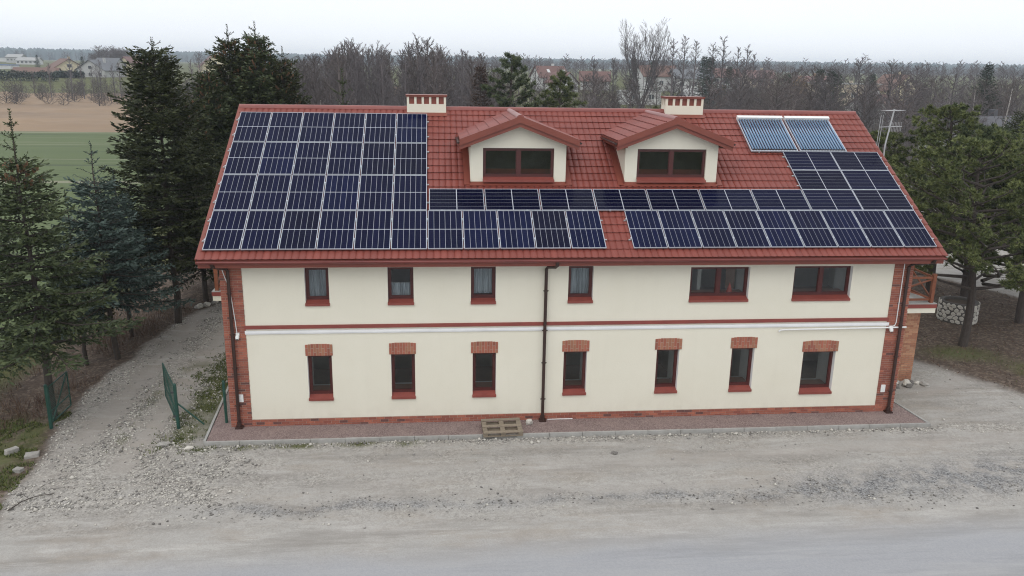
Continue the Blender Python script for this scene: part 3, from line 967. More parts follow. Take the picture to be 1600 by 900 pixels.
for xv in (RX0 - 0.025, RX1 + 0.025):
    mb = MB()
    lo0, lo1 = roofp(xv, SE - 0.01, TN - 0.17), roofp(xv, SRDG, TN - 0.17)
    for (p0, p1) in ((roofp(xv, SE - 0.01, TN + 0.035), roofp(xv, SRDG + 0.02, TN + 0.035)),):
        d = Vector((0.022, 0, 0))
        mb.hexa((lo0 - d, lo0 + d, lo1 + d, lo1 - d), (p0 - d, p0 + d, p1 + d, p1 - d))
        mir = lambda v: Vector((v.x, 2 * RYc - v.y, v.z))
        mb.hexa((mir(lo0) + d, mir(lo0) - d, mir(lo1) - d, mir(lo1) + d), (mir(p0) + d, mir(p0) - d, mir(p1) - d, mir(p1) + d))
        inw = 0.09 if xv < 5 else -0.09
        t0, t1 = roofp(xv, SE, TN + 0.04), roofp(xv, SRDG, TN + 0.04)
        k = Vector((inw, 0, 0))
        dn = Vector((0, 0, -0.012))
        mb.hexa((t0 + dn, t0 + k + dn, t1 + k + dn, t1 + dn) if inw > 0 else (t0 + k + dn, t0 + dn, t1 + dn, t1 + k + dn), (t0, t0 + k, t1 + k, t1) if inw > 0 else (t0 + k, t0, t1, t1 + k))
    P(mb, 'verge_trim', 'sheet')
ev = roofp(0, SE, TN)
P(MB().box(RX0 + .02, RX1 - .02, ev.y - 0.005, ev.y + 0.022, ev.z - 0.24, ev.z - 0.03), 'eave_fascia', 'sheet')
P(MB().box(RX0 + .02, RX1 - .02, ev.y + 0.024, 0.05, ev.z - 0.24, ev.z - 0.20), 'soffit', 'soffit')
def gutter(x0, x1, yc, zc, r_, name, parent):
    mb = MB()
    n = 8
    ring = []
    for rr in (r_, r_ - 0.008):
        for k in range(n + 1):
            a = math.pi + math.pi * k / n
            ring.append((yc + rr * math.cos(a), zc + rr * math.sin(a)))
    m_ = n + 1
    vs = [(x0, y, z) for y, z in ring] + [(x1, y, z) for y, z in ring]
    k2 = 2 * m_
    fs = []
    for k in range(n):
        fs += [(k, k + 1, k2 + k + 1, k2 + k), (m_ + k + 1, m_ + k, k2 + m_ + k, k2 + m_ + k + 1), (k + 1, k, m_ + k, m_ + k + 1), (k2 + k, k2 + k + 1, k2 + m_ + k + 1, k2 + m_ + k)]
    mb.add(vs, fs)
    mb.add([(x0, y, z) for y, z in ring[:m_]], [tuple(range(m_))])
    mb.add([(x1, y, z) for y, z in ring[:m_]], [tuple(range(m_ - 1, -1, -1))])
    mb.tube([(x0, yc - r_, zc), (x1, yc - r_, zc)], 0.011, 6)
    return mb.build(name, 'gutter', parent)
GYc, GZc = ev.y - 0.075, ev.z - 0.045
gt = gutter(RX0, RX1, GYc, GZc, 0.07, 'gutter', H)

# downpipes
def downpipe(pts, foot, label):
    mb = MB().tube(pts, 0.05, 10)
    mb.box(foot[0] - 0.11, foot[0] + 0.11, foot[1] - 0.11, foot[1] + 0.11, 0.03, 0.085)
    mb.tube([(foot[0], foot[1], 0.08), (foot[0], foot[1], 0.22)], 0.068, 10)
    d = P(mb, 'downpipe', 'pipe', smooth=False)
    d['label'] = label
    for z in (0.75, 1.95, 3.0, 4.25):
        MB().tube([(foot[0], foot[1], z), (foot[0], foot[1], z + 0.035)], 0.062, 10).box(foot[0] - 0.085, foot[0] + 0.085, foot[1] - 0.012, foot[1] + 0.012, z + 0.006, z + 0.028).build('pipe_bracket', 'pipe', d)
yw = -0.115
downpipe([(10.34, GYc, GZc - 0.05), (10.34, GYc + 0.02, GZc - 0.17), (10.30, GYc + 0.10, GZc - 0.235), (10.13, yw - 0.06, GZc - 0.30), (10.08, yw, GZc - 0.37), (10.08, yw, 0.05)], (10.08, yw), 'brown downpipe in the middle of the front wall')
downpipe([(0.50, GYc, GZc - 0.05), (0.50, GYc + 0.03, GZc - 0.14), (0.56, GYc + 0.14, GZc - 0.19), (0.75, yw - 0.06, GZc - 0.28), (0.81, yw, GZc - 0.36), (0.81, yw, 0.05)], (0.81, yw), 'brown downpipe on the left brick corner')
downpipe([(22.0, GYc, GZc - 0.05), (22.0, GYc + 0.03, GZc - 0.14), (21.93, GYc + 0.12, GZc - 0.18), (21.57, yw - 0.06, GZc - 0.28), (21.48, yw, GZc - 0.38), (21.48, yw, 0.05)], (21.48, yw), 'brown downpipe on the right brick corner')

# chimneys
def chimney(x0, x1, y0, y1, z0, z1, nv):
    c = P(MB().box(x0, x1, y0, y1, z0, z1 - 0.315), 'chimney', 'stucco')
    mb = MB()
    W, g = x1 - x0, 0.08
    vw = (W - g * (nv + 1)) / nv
    for i in range(nv + 1):
        a = x0 + i * (vw + g)
        for ya, yb_ in ((y0, y0 + 0.09), (y1 - 0.09, y1)):
            MB().box(a, a + g, ya, yb_, z1 - 0.315, z1 - 0.07).build('vent_pillar', 'stucco', c)
    sv = ((y1 - y0) - 0.18 - 0.08) / 2
    ym = (y0 + y1) / 2
    for xx in (x0, x1 - 0.09):
        MB().box(xx, xx + 0.09, ym - 0.04, ym + 0.04, z1 - 0.315, z1 - 0.07).build('vent_pillar', 'stucco', c)
    MB().box(x0 + 0.05, x1 - 0.05, y0 + 0.05, y1 - 0.05, z1 - 0.315, z1 - 0.07).build('vent_opening', 'sheet', c)
    mb = MB().box(x0 - 0.03, x1 + 0.03, y0 - 0.03, y1 + 0.03, z1 - 0.07, z1 - 0.02)
    mb.box(x0 - 0.045, x1 + 0.045, y0 - 0.045, y1 + 0.045, z1 - 0.02, z1)
    mb.build('chimney_cap', 'sheet', c)
    fl = MB()
    s0 = ((y0 - PY) / ca)
    pts = [roofp(x0 - 0.04, s0 - 0.22, TN + 0.055), roofp(x1 + 0.04, s0 - 0.22, TN + 0.055), roofp(x1 + 0.04, s0 + 0.08, TN + 0.075), roofp(x0 - 0.04, s0 + 0.08, TN + 0.075)]
    up_ = Vector((0, -sa, ca)) * 0.012
    fl.hexa([p - up_ for p in pts], pts)
    fl.build('flashing', 'sheet', c)
    return c
chimney(5.835, 7.20, 5.82, 6.40, 8.6, 9.755, 5)
c2 = chimney(15.08, 16.47, 5.86, 6.44, 8.6, 9.80, 5)
MB().tube([(15.75, 6.2, 9.79), (15.75, 6.2, 10.55)], 0.012, 6).tube([(15.60, 6.2, 9.79), (15.66, 6.2, 9.86), (15.84, 6.2, 9.86), (15.9, 6.2, 9.79)], 0.02, 6).build('lightning_rod', 'dark_metal', c2)

# dormers
def dormer(dx):
    xc = 9.445 + dx
    x0, x1, yf, zb = xc - 1.535, xc + 1.53, 2.46, 7.12
    ze, zr = 8.52, 9.235                      # roof top at the eave and at the ridge
    hw, ov_ = 1.87, 0.37
    tn = (zr - ze) / hw
    zroof = lambda x: zr - abs(x - xc) * tn
    wx0, wx1, wz0, wz1 = xc - 1.135, xc + 1.145, 7.28, 8.262
    mb = MB()
    gz = lambda x: zroof(x) - 0.13
    xs_ = [x0, wx0, xc, wx1, x1]
    for a, b_ in zip(xs_[:-1], xs_[1:]):
        inside = wx0 - .01 <= a and b_ <= wx1 + .01
        spans = [(zb - 0.3, wz0), (wz1, None)] if inside else [(zb - 0.3, None)]
        for z0, z1 in spans:
            mb.quad((a, yf, z0), (b_, yf, z0), (b_, yf, gz(b_) if z1 is None else z1), (a, yf, gz(a) if z1 is None else z1))
    for (a, za, b_, zb_) in ((wx0, wz0, wx0, wz1), (wx0, wz1, wx1, wz1), (wx1, wz1, wx1, wz0), (wx1, wz0, wx0, wz0)):
        mb.quad((a, yf, za), (b_, yf, zb_), (b_, yf + 0.3, zb_), (a, yf + 0.3, za))
    dm = mb.build('dormer', 'stucco', H)
    ytop = lambda z: PY + (z - PZ) * ca / sa
    for xx, d in ((x0, 1), (x1, -1)):
        yb_ = ytop(8.40)
        mb = MB()
        mb.hexa(((xx, yf + 0.001, zb - 0.35), (xx, yb_, 8.30), (xx, yb_, 8.38), (xx, yf + 0.001, 8.38)), ((xx + d * 0.06, yf + 0.001, zb - 0.35), (xx + d * 0.06, yb_, 8.30), (xx + d * 0.06, yb_, 8.38), (xx + d * 0.06, yf + 0.001, 8.38)))
        mb.build('cheek_wall', 'stucco', dm)
    window(wx0, wx1, wz0 - 0.0, wz1, yf + 0.07, 2, dm, part='window_frame', sillz=0, fw_=0.07)
    MB().box(wx0 - 0.25, wx1 + 0.25, yf + 0.75, yf + 0.80, 6.9, 8.38).build('room_back', 'dark_room', dm)  # dark sheet added behind the glass, attic shade is in its colour
    mb = MB().box(wx0 - 0.2, wx1 + 0.2, yf + 0.45, yf + 0.9, 6.8, 6.9)
    # roof slabs
    th_ = 0.05
    yr = ytop(zr) + 0.15
    sl_ = MB()
    for d in (-1, 1):
        xe = xc + d * hw
        ye = ytop(ze) + 0.1
        hi = [(xe, yf - ov_, ze), (xe, ye, ze), (xc, yr, zr), (xc, yf - ov_, zr)]
        if d < 0:
            hi = [hi[0], hi[3], hi[2], hi[1]]
        lo = [(p[0], p[1], p[2] - th_) for p in hi]
        sl_.hexa(lo, hi)
    sl_.build('dormer_roof', 'sheet', dm)
    # tile relief: rows step down the slope
    tl = MB()
    slope_len = math.hypot(hw, zr - ze)
    nrow = 6
    rl = slope_len / nrow
    for d in (-1, 1):
        for r_ in range(nrow):
            u0, u1 = (r_) * rl / slope_len, (r_ + 1) * rl / slope_len
            y_start = yf - ov_ + 0.01
            z0_, z1_ = zr - (zr - ze) * u0, zr - (zr - ze) * u1
            y_end = ytop((z0_ + z1_) / 2) + 0.05
            nW = max(2, int((y_end - y_start) / TW * 4))
            vs = []
            for i in range(nW + 1):
                y = y_start + (y_end - y_start) * i / nW
                wv = 0.026 * (0.5 - 0.5 * math.cos(2 * math.pi * (y - y_start) / TW))
                xa, xb_ = xc + d * hw * u0, xc + d * (hw * u1 + 0.012)
                vs += [(xa, y, z0_ + 0.006 + wv), (xb_, y, z1_ + 0.030 + wv), (xb_ - d * 0.02, y, z1_ - 0.004 + wv)]
            fs = []
            for i in range(nW):
                a, b_ = 3 * i, 3 * i + 3
                fs += [(a, a + 1, b_ + 1, b_), (a + 1, a + 2, b_ + 2, b_ + 1)] if d < 0 else [(a, b_, b_ + 1, a + 1), (a + 1, b_ + 1, b_ + 2, a + 2)]
            tl.add(vs, fs)
    tag(tl.build('roof_tiles', 'tile', dm), kind='stuff')
    # ridge cap along Y
    rc = MB()
    n = 8
    ya, yb_ = yf - ov_ - 0.02, yr
    segs = [ya + (yb_ - ya) * k / 2 for k in range(3)]
    for s0, s1 in zip(segs[:-1], segs[1:]):
        ring = [(xc - 0.12 * math.cos(math.pi * (-0.08 + 1.16 * k / n)), zr - 0.01 + 0.10 * math.sin(math.pi * (-0.08 + 1.16 * k / n))) for k in range(n + 1)]
        vs = [(x, s0, z) for x, z in ring] + [(x, s1 + 0.02, z - 0.004) for x, z in ring]
        rc.add(vs, [(k, k + 1, n + 2 + k, n + 1 + k) for k in range(n)])
    rc.add([(x, ya, z) for x, z in ring], [tuple(range(n + 1))])
    rc.build('ridge_cap', 'ridge', dm, smooth=True)
    # gable boards: upper wide board and lower recessed board
    for nm, dz0, dz1, yo, ml in (('gable_fascia', 0.045, -0.155, -ov_ - 0.03, 'sheet'), ('barge_board', -0.150, -0.285, -ov_ + 0.02, 'trim_gable')):
        g = MB()
        for d in (-1, 1):
            xe = xc + d * (hw + 0.02)
            f = [(xc, zr + dz1), (xe, ze + dz1), (xe, ze + dz0), (xc, zr + dz0)]
            if d > 0:
                pass
            lo = [(x, yf + yo, z) for x, z in f]
            hi = [(x, yf + yo + 0.03, z) for x, z in f]
            g.hexa(lo, hi)
        g.build(nm, 'sheet', dm)
    # boxed eaves and soffit, small gutters
    for d in (-1, 1):
        xe = xc + d * hw
        xi = xc + d * 1.54
        ye = ytop(ze - 0.1)
        g = MB().box(min(xe, xi), max(xe, xi), yf - ov_ + 0.05, ye, ze - 0.20, ze - 0.17)
        g.box(min(xe, xe + d * -0.03), max(xe, xe + d * -0.03), yf - ov_ + 0.05, ye, ze - 0.169, ze - 0.055)
        g.build('eave_box', 'sheet', dm)
        g = MB()
        r_ = 0.05
        ring = [(xe + d * 0.06 + r_ * math.cos(math.pi + math.pi * k / 6), ze - 0.055 + r_ * math.sin(math.pi + math.pi * k / 6)) for k in range(7)]
        vs = [(x, yf - ov_ + 0.05, z) for x, z in ring] + [(x, ye, z) for x, z in ring]
        g.add(vs, [(k, k + 1, 8 + k, 7 + k) for k in range(6)])
        g.add([(x, yf - ov_ + 0.05, z) for x, z in ring], [tuple(range(7))])
        g.build('dormer_gutter', 'pipe', dm)
    # soffit under the front overhang
    g = MB()
    for d in (-1, 1):
        xe = xc + d * hw
        g.hexa(((xc, yf - ov_ + 0.05, zr - 0.26), (xe, yf - ov_ + 0.05, ze - 0.26), (xe, yf - 0.001, ze - 0.26), (xc, yf - 0.001, zr - 0.26)),
               ((xc, yf - ov_ + 0.05, zr - 0.24), (xe, yf - ov_ + 0.05, ze - 0.24), (xe, yf - 0.001, ze - 0.24), (xc, yf - 0.001, zr - 0.24)))
    g.build('gable_soffit', 'sheet', dm)
    # flashing strips at the foot and beside the cheeks
    g = MB()
    n_ = Vector((0, -sa, ca))
    sf = (yf - PY) / ca
    def strip(p, dn=0.02):
        g.hexa([q - n_ * dn for q in p], p)
    strip([roofp(x0 - 0.02, sf - 0.20, TN + 0.07), roofp(x1 + 0.02, sf - 0.20, TN + 0.07), roofp(x1 + 0.02, sf + 0.03, TN + 0.085), roofp(x0 - 0.02, sf + 0.03, TN + 0.085)])
    for a, b_ in ((x0 - 0.2, x0 - 0.022), (x1 + 0.022, x1 + 0.2)):
        strip([roofp(a, sf - 0.16, TN + 0.072), roofp(b_, sf - 0.16, TN + 0.072), roofp(b_, sf + 2.3, TN + 0.072), roofp(a, sf + 2.3, TN + 0.072)])
    g.build('flashing', 'sheet', dm)
    for a in (x0 - 0.022, x1 + 0.002):
        MB().hexa((roofp(a, sf - 0.1, TN), roofp(a + 0.02, sf - 0.1, TN), roofp(a + 0.02, sf + 2.2, TN), roofp(a, sf + 2.2, TN)),
                  (roofp(a, sf - 0.1, TN + 0.16), roofp(a + 0.02, sf - 0.1, TN + 0.16), roofp(a + 0.02, sf + 2.2, TN + 0.16), roofp(a, sf + 2.2, TN + 0.16))).build('upstand', 'sheet', dm)
    return dm
dormer(0)
dormer(4.99)

# balcony on the right gable, and the matching one on the left
def balcony(x0, x1, y0, y1, zt):
    out = x1 if x1 > 21 else x0
    b_ = P(MB().box(x0, x1, y0, y1, zt - 0.14, zt), 'balcony', 'trim_red')
    MB().box(x0 + 0.02, x1 - 0.02, y0 + 0.02, y1 - 0.02, zt - 0.32, zt - 0.141).build('slab_edge', 'stucco', b_)
    MB().box(x0 + 0.0, x1 - 0.0, y0 + 0.0, y1 - 0.0, zt + 0.001, zt + 0.03).build('deck', 'concrete', b_)
    xp = out - 0.16 if out == x1 else out + 0.16
    xw = x0 if out == x1 else x1
    posts = [(xp, y0 + 0.14), (xp, (y0 + y1) / 2), (xp, y1 - 0.14)]
    for px_, py_ in posts:
        MB().box(px_ - 0.06, px_ + 0.06, py_ - 0.06, py_ + 0.06, zt + 0.03, zt + 1.05).build('railing_post', 'balcony_wood', b_)
    spans = [((xw, y0 + 0.14), posts[0]), (posts[0], posts[1]), (posts[1], posts[2])]
    for (a, c) in spans:
        for z in (0.14, 0.92):
            MB().bar((a[0], a[1], zt + z), (c[0], c[1], zt + z), 0.05, 0.07).build('rail', 'balcony_wood', b_)
        MB().bar((a[0], a[1] , zt + 0.17), (c[0], c[1], zt + 0.88), 0.035, 0.05).build('brace', 'balcony_wood', b_)
        MB().bar((a[0], a[1] + 0.035, zt + 0.88), (c[0], c[1] + 0.035, zt + 0.17), 0.035, 0.05).build('brace', 'balcony_wood', b_)
balcony(21.702, 24.12, 2.15, 5.2, 3.02)
balcony(-0.98, 0.548, 4.6, 7.6, 3.02)
# brick pier under the right balcony
px0, px1, py0, py1 = 22.60, 23.80, 2.5, 3.2
pier = P(MB().box(px0 + .01, px1 - .01, py0 + .01, py1 - .01, 0, 2.70), 'balcony_pier', 'mortar')
st = MB()
for r_ in range(int(2.68 / 0.0745)):
    z = r_ * 0.0745 + 0.005
    for face in (0, 1):
        L0, L1 = (px0, px1) if face == 0 else (py0 + 0.0, py1)
        x = L0 - (0.125 if r_ % 2 else 0)
        while x < L1 - 0.02:
            a, b_ = max(x, L0), min(x + 0.238, L1)
            x += 0.25
            if b_ - a < 0.04:
                continue
            mk = rb.randrange(3)
            if face == 0:
                if 6 <= r_ < 26:
                    brick_obj(a, py0 - 0.004, z, round(b_ - a, 3), 0.03, 0.0625, 'obrick%d' % mk, pier)
                else:
                    st.box(a, b_, py0 - 0.004, py0 + 0.03, z, z + 0.0625, mk)
            else:
                st.box(px1 - 0.03, px1 + 0.004, max(a, py0 + 0.032), b_, z, z + 0.0625, mk)
                st.box(px0 - 0.004, px0 + 0.03, max(a, py0 + 0.032), b_, z, z + 0.0625, mk)
tag(st.build('bricks', ['obrick0', 'obrick1', 'obrick2'], pier), kind='stuff')
# electrics on the wall
P(MB().box(0.84, 0.97, -0.055, -0.023, 0.85, 1.09), 'meter_box', 'white_plastic')
P(MB().box(21.17, 21.31, -0.055, -0.023, 0.72, 0.97), 'meter_box', 'white_plastic')
P(MB().tube([(0.62, -0.04, 5.05), (0.70, -0.045, 4.75), (0.80, -0.04, 4.45), (0.85, -0.04, 4.0), (0.90, -0.04, 3.4), (0.93, -0.045, 3.0)], 0.014, 6), 'cable', 'white_plastic')
P(MB().tube([(21.36, -0.045, 5.05), (21.36, -0.045, 3.1), (21.32, -0.045, 2.99), (21.2, -0.045, 2.965)], 0.016, 6), 'cable', 'white_plastic')
P(MB().tube([(17.50, -0.07, 2.86), (17.56, -0.07, 2.90), (17.7, -0.07, 2.915), (21.70, -0.075, 2.945)], 0.026, 8), 'cable_conduit', 'white_plastic')
# mounting rails
for x0, x1, ss in ((PX - 0.08, PX + 6 * PW + 0.05, [PH_ * r_ + q for r_ in range(1, 4) for q in (0.42, 1.3)]), (PX - 0.08, PX + 11 * PW + 0.06, [0.42, 1.3]), (GXr - 0.07, XEND + 0.08, [0.42, 1.3]), (PX + 6 * PW + 0.1, XEND + 0.08, [PH_ + 0.25, PH_ + 0.78]), (XEND - 2 * LWp - 0.07, XEND + 0.08, [PH_ + LHp + 0.25, PH_ + LHp + 0.78, PH_ + 2 * LHp + 0.25, PH_ + 2 * LHp + 0.78])):
    for s in ss:
        n_ = Vector((0, -sa, ca))
        P(MB().bar(roofp(x0, s, -0.062), roofp(x1, s, -0.062), 0.04, 0.045, 0, n_), 'mounting_rail', 'galv')

# cctv, lamp, antenna ---------------------------------------------
def cctv(x, z, label):
    t_ = thing('security_camera', (x, -0.045, z), label, 'security camera', 'security cameras on the brick corners')
    mb = MB().box(x - 0.05, x + 0.05, -0.075, -0.023, z + 0.02, z + 0.12)
    mb.build('mount', 'white_plastic', t_)
    MB().tube([(x, -0.10, z + 0.06), (x, -0.12, z)], [0.05, 0.062], 12).tube([(x, -0.12, z), (x + 0.0, -0.155, z - 0.05)], [0.062, 0.045], 12).build('housing', 'white_plastic', t_, smooth=False)
    MB().tube([(x, -0.1552, z - 0.0505), (x, -0.166, z - 0.066)], [0.034, 0.028], 10).build('lens', 'black_plastic', t_)
cctv(0.946, 2.93, 'white security camera at the end of the loose cable on the left brick corner')
cctv(21.19, 2.87, 'white security camera under the white conduit on the right brick corner')
lm = thing('wall_lamp', (0.55, 0.5, 2.93), 'small white lamp sticking out of the left gable wall', 'wall lamp')
MB().box(0.46, 0.549, 0.46, 0.54, 2.90, 2.97).tube([(0.44, 0.5, 2.935), (0.46, 0.5, 2.935)], 0.035, 8).build('lamp_body', 'white_plastic', lm)

an = thing('television_antenna', (22.44, 3.9, 8.2), 'grey television antenna with two booms on the right gable', 'antenna')
Y0 = 3.9
MB().tube([(22.44, Y0, 7.6), (22.44, Y0, 8.3), (22.62, Y0 + .02, 9.55)], 0.028, 8).build('mast', 'galv', an)
MB().tube([(22.13, Y0, 8.3), (22.16, Y0, 9.35)], 0.012, 6).tube([(22.2, Y0, 8.25), (22.24, Y0, 9.35)], 0.010, 6).build('stay', 'galv', an)
bo = MB().tube([(22.15, Y0, 8.93), (23.25, Y0 + .5, 8.93)], 0.016, 6).build('lower_boom', 'galv', an)
e_ = MB()
for k in range(9):
    x = 22.65 + k * 0.075
    e_.tube([(x, Y0 + 0.28 + k * .034 - 0.0, 8.75), (x, Y0 + 0.28 + k * .034, 9.08)], 0.007, 5)
e_.build('element', 'galv', bo)
bo = MB().tube([(22.18, Y0 - .2, 9.50), (23.0, Y0 + .25, 9.50)], 0.016, 6).build('upper_boom', 'galv', an)
e_ = MB()
for k in range(7):
    x, y = 22.24 + k * 0.115, Y0 - 0.16 + k * .063
    e_.tube([(x - 0.10, y + 0.19, 9.50), (x + 0.10, y - 0.19, 9.50)], 0.008, 5)
e_.build('element', 'galv', bo)

# ------------------------------------------------------------------ solar panels
PWd, PLd, FT = 1.030, 1.700, 0.035
def panel_mesh_parts():
    fr_ = MB()
    f = 0.0135
    fr_.box(0, f, 0, PLd, -FT, 0.002).box(PWd - f, PWd, 0, PLd, -FT, 0.002)
    fr_.box(f, PWd - f, 0, f, -FT, 0.002).box(f, PWd - f, PLd - f, PLd, -FT, 0.002)
    bk = MB().box(f, PWd - f, f, PLd - f, -0.018, -0.008)
    g = 0.0095
    iw = PWd - 2 * f - 0.016
    cw = (iw - 5 * g) / 6
    ch = (PLd - 2 * f - 0.016 - 0.026) / 2
    return fr_.mesh('frame', 'alu'), bk.mesh('backsheet', 'back'), [MB().box(0, cw, 0, ch, -0.008, -0.004).mesh('cell_strip', 'cell%d' % k) for k in range(3)], cw, ch, g, f
fr_me, bk_me, cell_mes, cw, ch, cg, cf = panel_mesh_parts()
clamp_me = MB().box(-0.018, 0.018, -0.03, 0.03, -0.03, 0.010).mesh('clamp', 'alu')
protos = {}
def solar_proto(k):
    root = bpy.data.objects.new('solar_module', None)
    C.objects.link(root)
    link('frame', fr_me, root)
    link('backsheet', bk_me, root)
    for half in range(2):
        for i in range(6):
            link('cell_strip', cell_mes[k], root, (cf + 0.008 + i * (cw + cg), cf + 0.008 + half * (ch + 0.026), 0))
    for y in (0.42, 1.3):
        link('clamp', clamp_me, root, (-0.012, y, 0))
    return root
def add_panel(x, s, land, k, label, group):
    if k in protos:
        o = copy_tree(protos[k])
    else:
        o = protos[k] = solar_proto(k)
    tag(o, label, 'solar panel', group)
    q = Matrix.Rotation(AL, 4, 'X')
    if land:
        o.location = roofp(x + PLd, s, 0)
        o.rotation_euler = (q @ Matrix.Rotation(math.pi / 2, 4, 'Z')).to_euler()
    else:
        o.location = roofp(x, s, 0)
        o.rotation_euler = q.to_euler()
ORD = ['first', 'second', 'third', 'fourth', 'fifth', 'sixth', 'seventh', 'eighth', 'ninth']
rp_ = random.Random(11)
ROWN = ['bottom', 'third', 'second', 'top']
for r_ in range(4):
    for c in range(6):
        k = rp_.choices([0, 1, 2], [7, 2, 1])[0]
        if r_ == 3 and c == 5: k = 1
        add_panel(PX + c * PW + 0.012, r_ * PH_ + 0.012, False, k, 'upright solar panel, %s row, %s column of the big left array' % (ROWN[r_], ORD[c]), 'upright panels of the big left array')
for c in range(5):
    add_panel(PX + (6 + c) * PW + 0.012, 0.012, False, [0, 1, 1, 2, 1][c], 'upright eave solar panel between big left array and tile gap, %s from the left' % ORD[c], 'upright panels left of the tile gap')
for c in range(9):
    add_panel(GXr + c * PW + 0.012, 0.012, False, [1, 1, 0, 0, 1, 0, 1, 0, 0][c], 'upright eave solar panel right of the bare tile gap, %s from the gap' % ORD[c], 'upright panels right of the tile gap')
x00 = PX + 6 * PW + 0.045
lw7 = (XEND - 2 * LWp - x00) / 7
for c in range(7):
    add_panel(x00 + c * lw7 + 0.006, PH_ + 0.004, True, [2, 2, 2, 2, 2, 0, 0][c], 'sideways solar panel in the row under the dormers, %s from left' % ORD[c], 'sideways panels under the dormers')
for r_ in range(3):
    for c in range(2):
        add_panel(XEND - (2 - c) * LWp + 0.007, PH_ + r_ * LHp + 0.004, True, [0, 2][(r_ + c) % 2], 'sideways solar panel in the right stack, %s of three rows, %s column' % (['lowest', 'middle', 'highest'][r_], ['left', 'right'][c]), 'sideways panels stacked at the right verge')

# solar thermal collectors
def collector(x0, x1, s0, s1, label):
    t_ = thing('solar_collector', tuple(roofp(x0, s0, -0.05)), label, 'solar collector', 'vacuum tube collectors by the ridge')
    n_ = Vector((0, -sa, ca))
    W = x1 - x0
    MB().bar(roofp(x0 - 0.04, s1 - 0.06, 0.06), roofp(x1 + 0.03, s1 - 0.06, 0.06), 0.13, 0.13, 0, n_).build('manifold', 'white_plastic', t_)
    fr_ = MB()
    for x in (x0 - 0.02, x1 + 0.02):
        fr_.bar(roofp(x, s0, 0.0), roofp(x, s1 - 0.12, 0.0), 0.03, 0.05, 0, n_)
    fr_.bar(roofp(x0 - 0.035, s0 - 0.03, 0.0), roofp(x1 + 0.035, s0 - 0.03, 0.0), 0.05, 0.05, 0, n_)
    fr_.bar(roofp(x0, (s0 + s1) / 2, -0.03), roofp(x1, (s0 + s1) / 2, -0.03), 0.03, 0.03, 0, n_)
    fr_.build('frame', 'alu', t_)
    ft = MB()
    for x in (x0 + W * 0.15, x0 + W * 0.85):
        ft.bar(roofp(x, s0 - 0.1, -0.02), roofp(x, s1, -0.055), 0.03, 0.03, 0, n_)
    ft.build('mounting_rail', 'galv', t_)
    n = 16
    for i in range(n):
        x = x0 + (i + 0.5) * W / n
        o = MB().tube([roofp(x, s0 + 0.02, 0.035), roofp(x, s1 - 0.12, 0.035)], 0.034, 10).build('vacuum_tube', 'tube', t_, smooth=True)
        MB().tube([roofp(x, s0 - 0.01, 0.035), roofp(x, s0 + 0.05, 0.035)], 0.033, 8).build('tube_cap', 'black_plastic', o)
S1_ = (5.60 - PY) / ca
S0_ = (3.93 - PY) / ca
collector(17.67, 19.28, S0_, S1_, 'blue vacuum tube collector beside the right dormer, left of the pair')
collector(19.43, 21.04, S0_, S1_, 'blue vacuum tube collector near the right verge, right of the pair')

# ------------------------------------------------------------------ apron, kerb
mb = MB()
ax0, ax1, ay0 = 0.06, 22.28, -1.0
mb.add([(ax0, ay0, 0.035), (ax1, ay0, 0.035), (22.10, 0.9, 0.035), (21.69, 0.9, 0.035), (21.69, 0.0, 0.035), (0.56, 0.0, 0.035), (0.56, 4, 0.035), (-0.30, 4, 0.035)], [(0, 1, 4, 5), (1, 2, 3, 4), (0, 5, 6, 7)])
tag(mb.build('paved_apron', 'apron'), 'red brown chippings strip at the foot of the house', None, None, 'structure')
kb = bpy.data.objects.new('kerb', None)
C.objects.link(kb)
tag(kb, 'pale concrete kerb around the red brown strip', None, None, 'structure')
def kerb_run(a, b_):
    a, b_ = Vector(a), Vector(b_)
    n = max(1, int(round((b_ - a).length)))
    for i in range(n):
        p, q = a.lerp(b_, i / n), a.lerp(b_, (i + 1) / n)
        d = (q - p).normalized() * 0.006
        dz = Vector((0, 0, rb.uniform(-0.006, 0.006)))
        MB().bar(p + d + dz, q - d + dz, 0.07, 0.14).build('kerb_stone', 'concrete', kb)
kerb_run((0.0, -1.045, -0.02), (22.38, -1.045, -0.02))
kerb_run((0.0, -0.98, -0.02), (-0.36, 4.0, -0.02))
kerb_run((22.34, -0.98, -0.02), (22.15, 0.95, -0.02))
ds = tag(MB().tube([(10.25, -0.06, 0.05), (11.05, -0.055, 0.05)], 0.014, 6).build('plastic_strip', 'white_plastic'), 'thin white plastic strip lying along the brick plinth by the middle downpipe', 'strip')

# pallet
pl = thing('wooden_pallet', (8.75, -0.72, 0), 'weathered wooden pallet lying across the kerb in front of the house', 'pallet', rz=R(2))
pl.rotation_euler = (R(8), 0, R(2.5))
pl.location = (8.75, -0.75, 0.07)
def plank(x0, x1, y0, y1, z0, z1, nm='plank'):
    o = MB().box(x0, x1, y0, y1, z0, z1).build(nm, 'old_wood', None)
    o.parent = pl
for y in (-0.40, -0.06, 0.28):
    plank(-0.6, 0.6, y, y + 0.12, 0.0, 0.022)
    plank(-0.6, 0.6, y, y + 0.12, 0.122, 0.144)
    for x in (-0.6, -0.07, 0.46):
        plank(x, x + 0.14, y + 0.01, y + 0.11, 0.0225, 0.100, 'block')
for x in (-0.6, -0.07, 0.46):
    plank(x, x + 0.14, -0.40, 0.40, 0.1002, 0.1218)

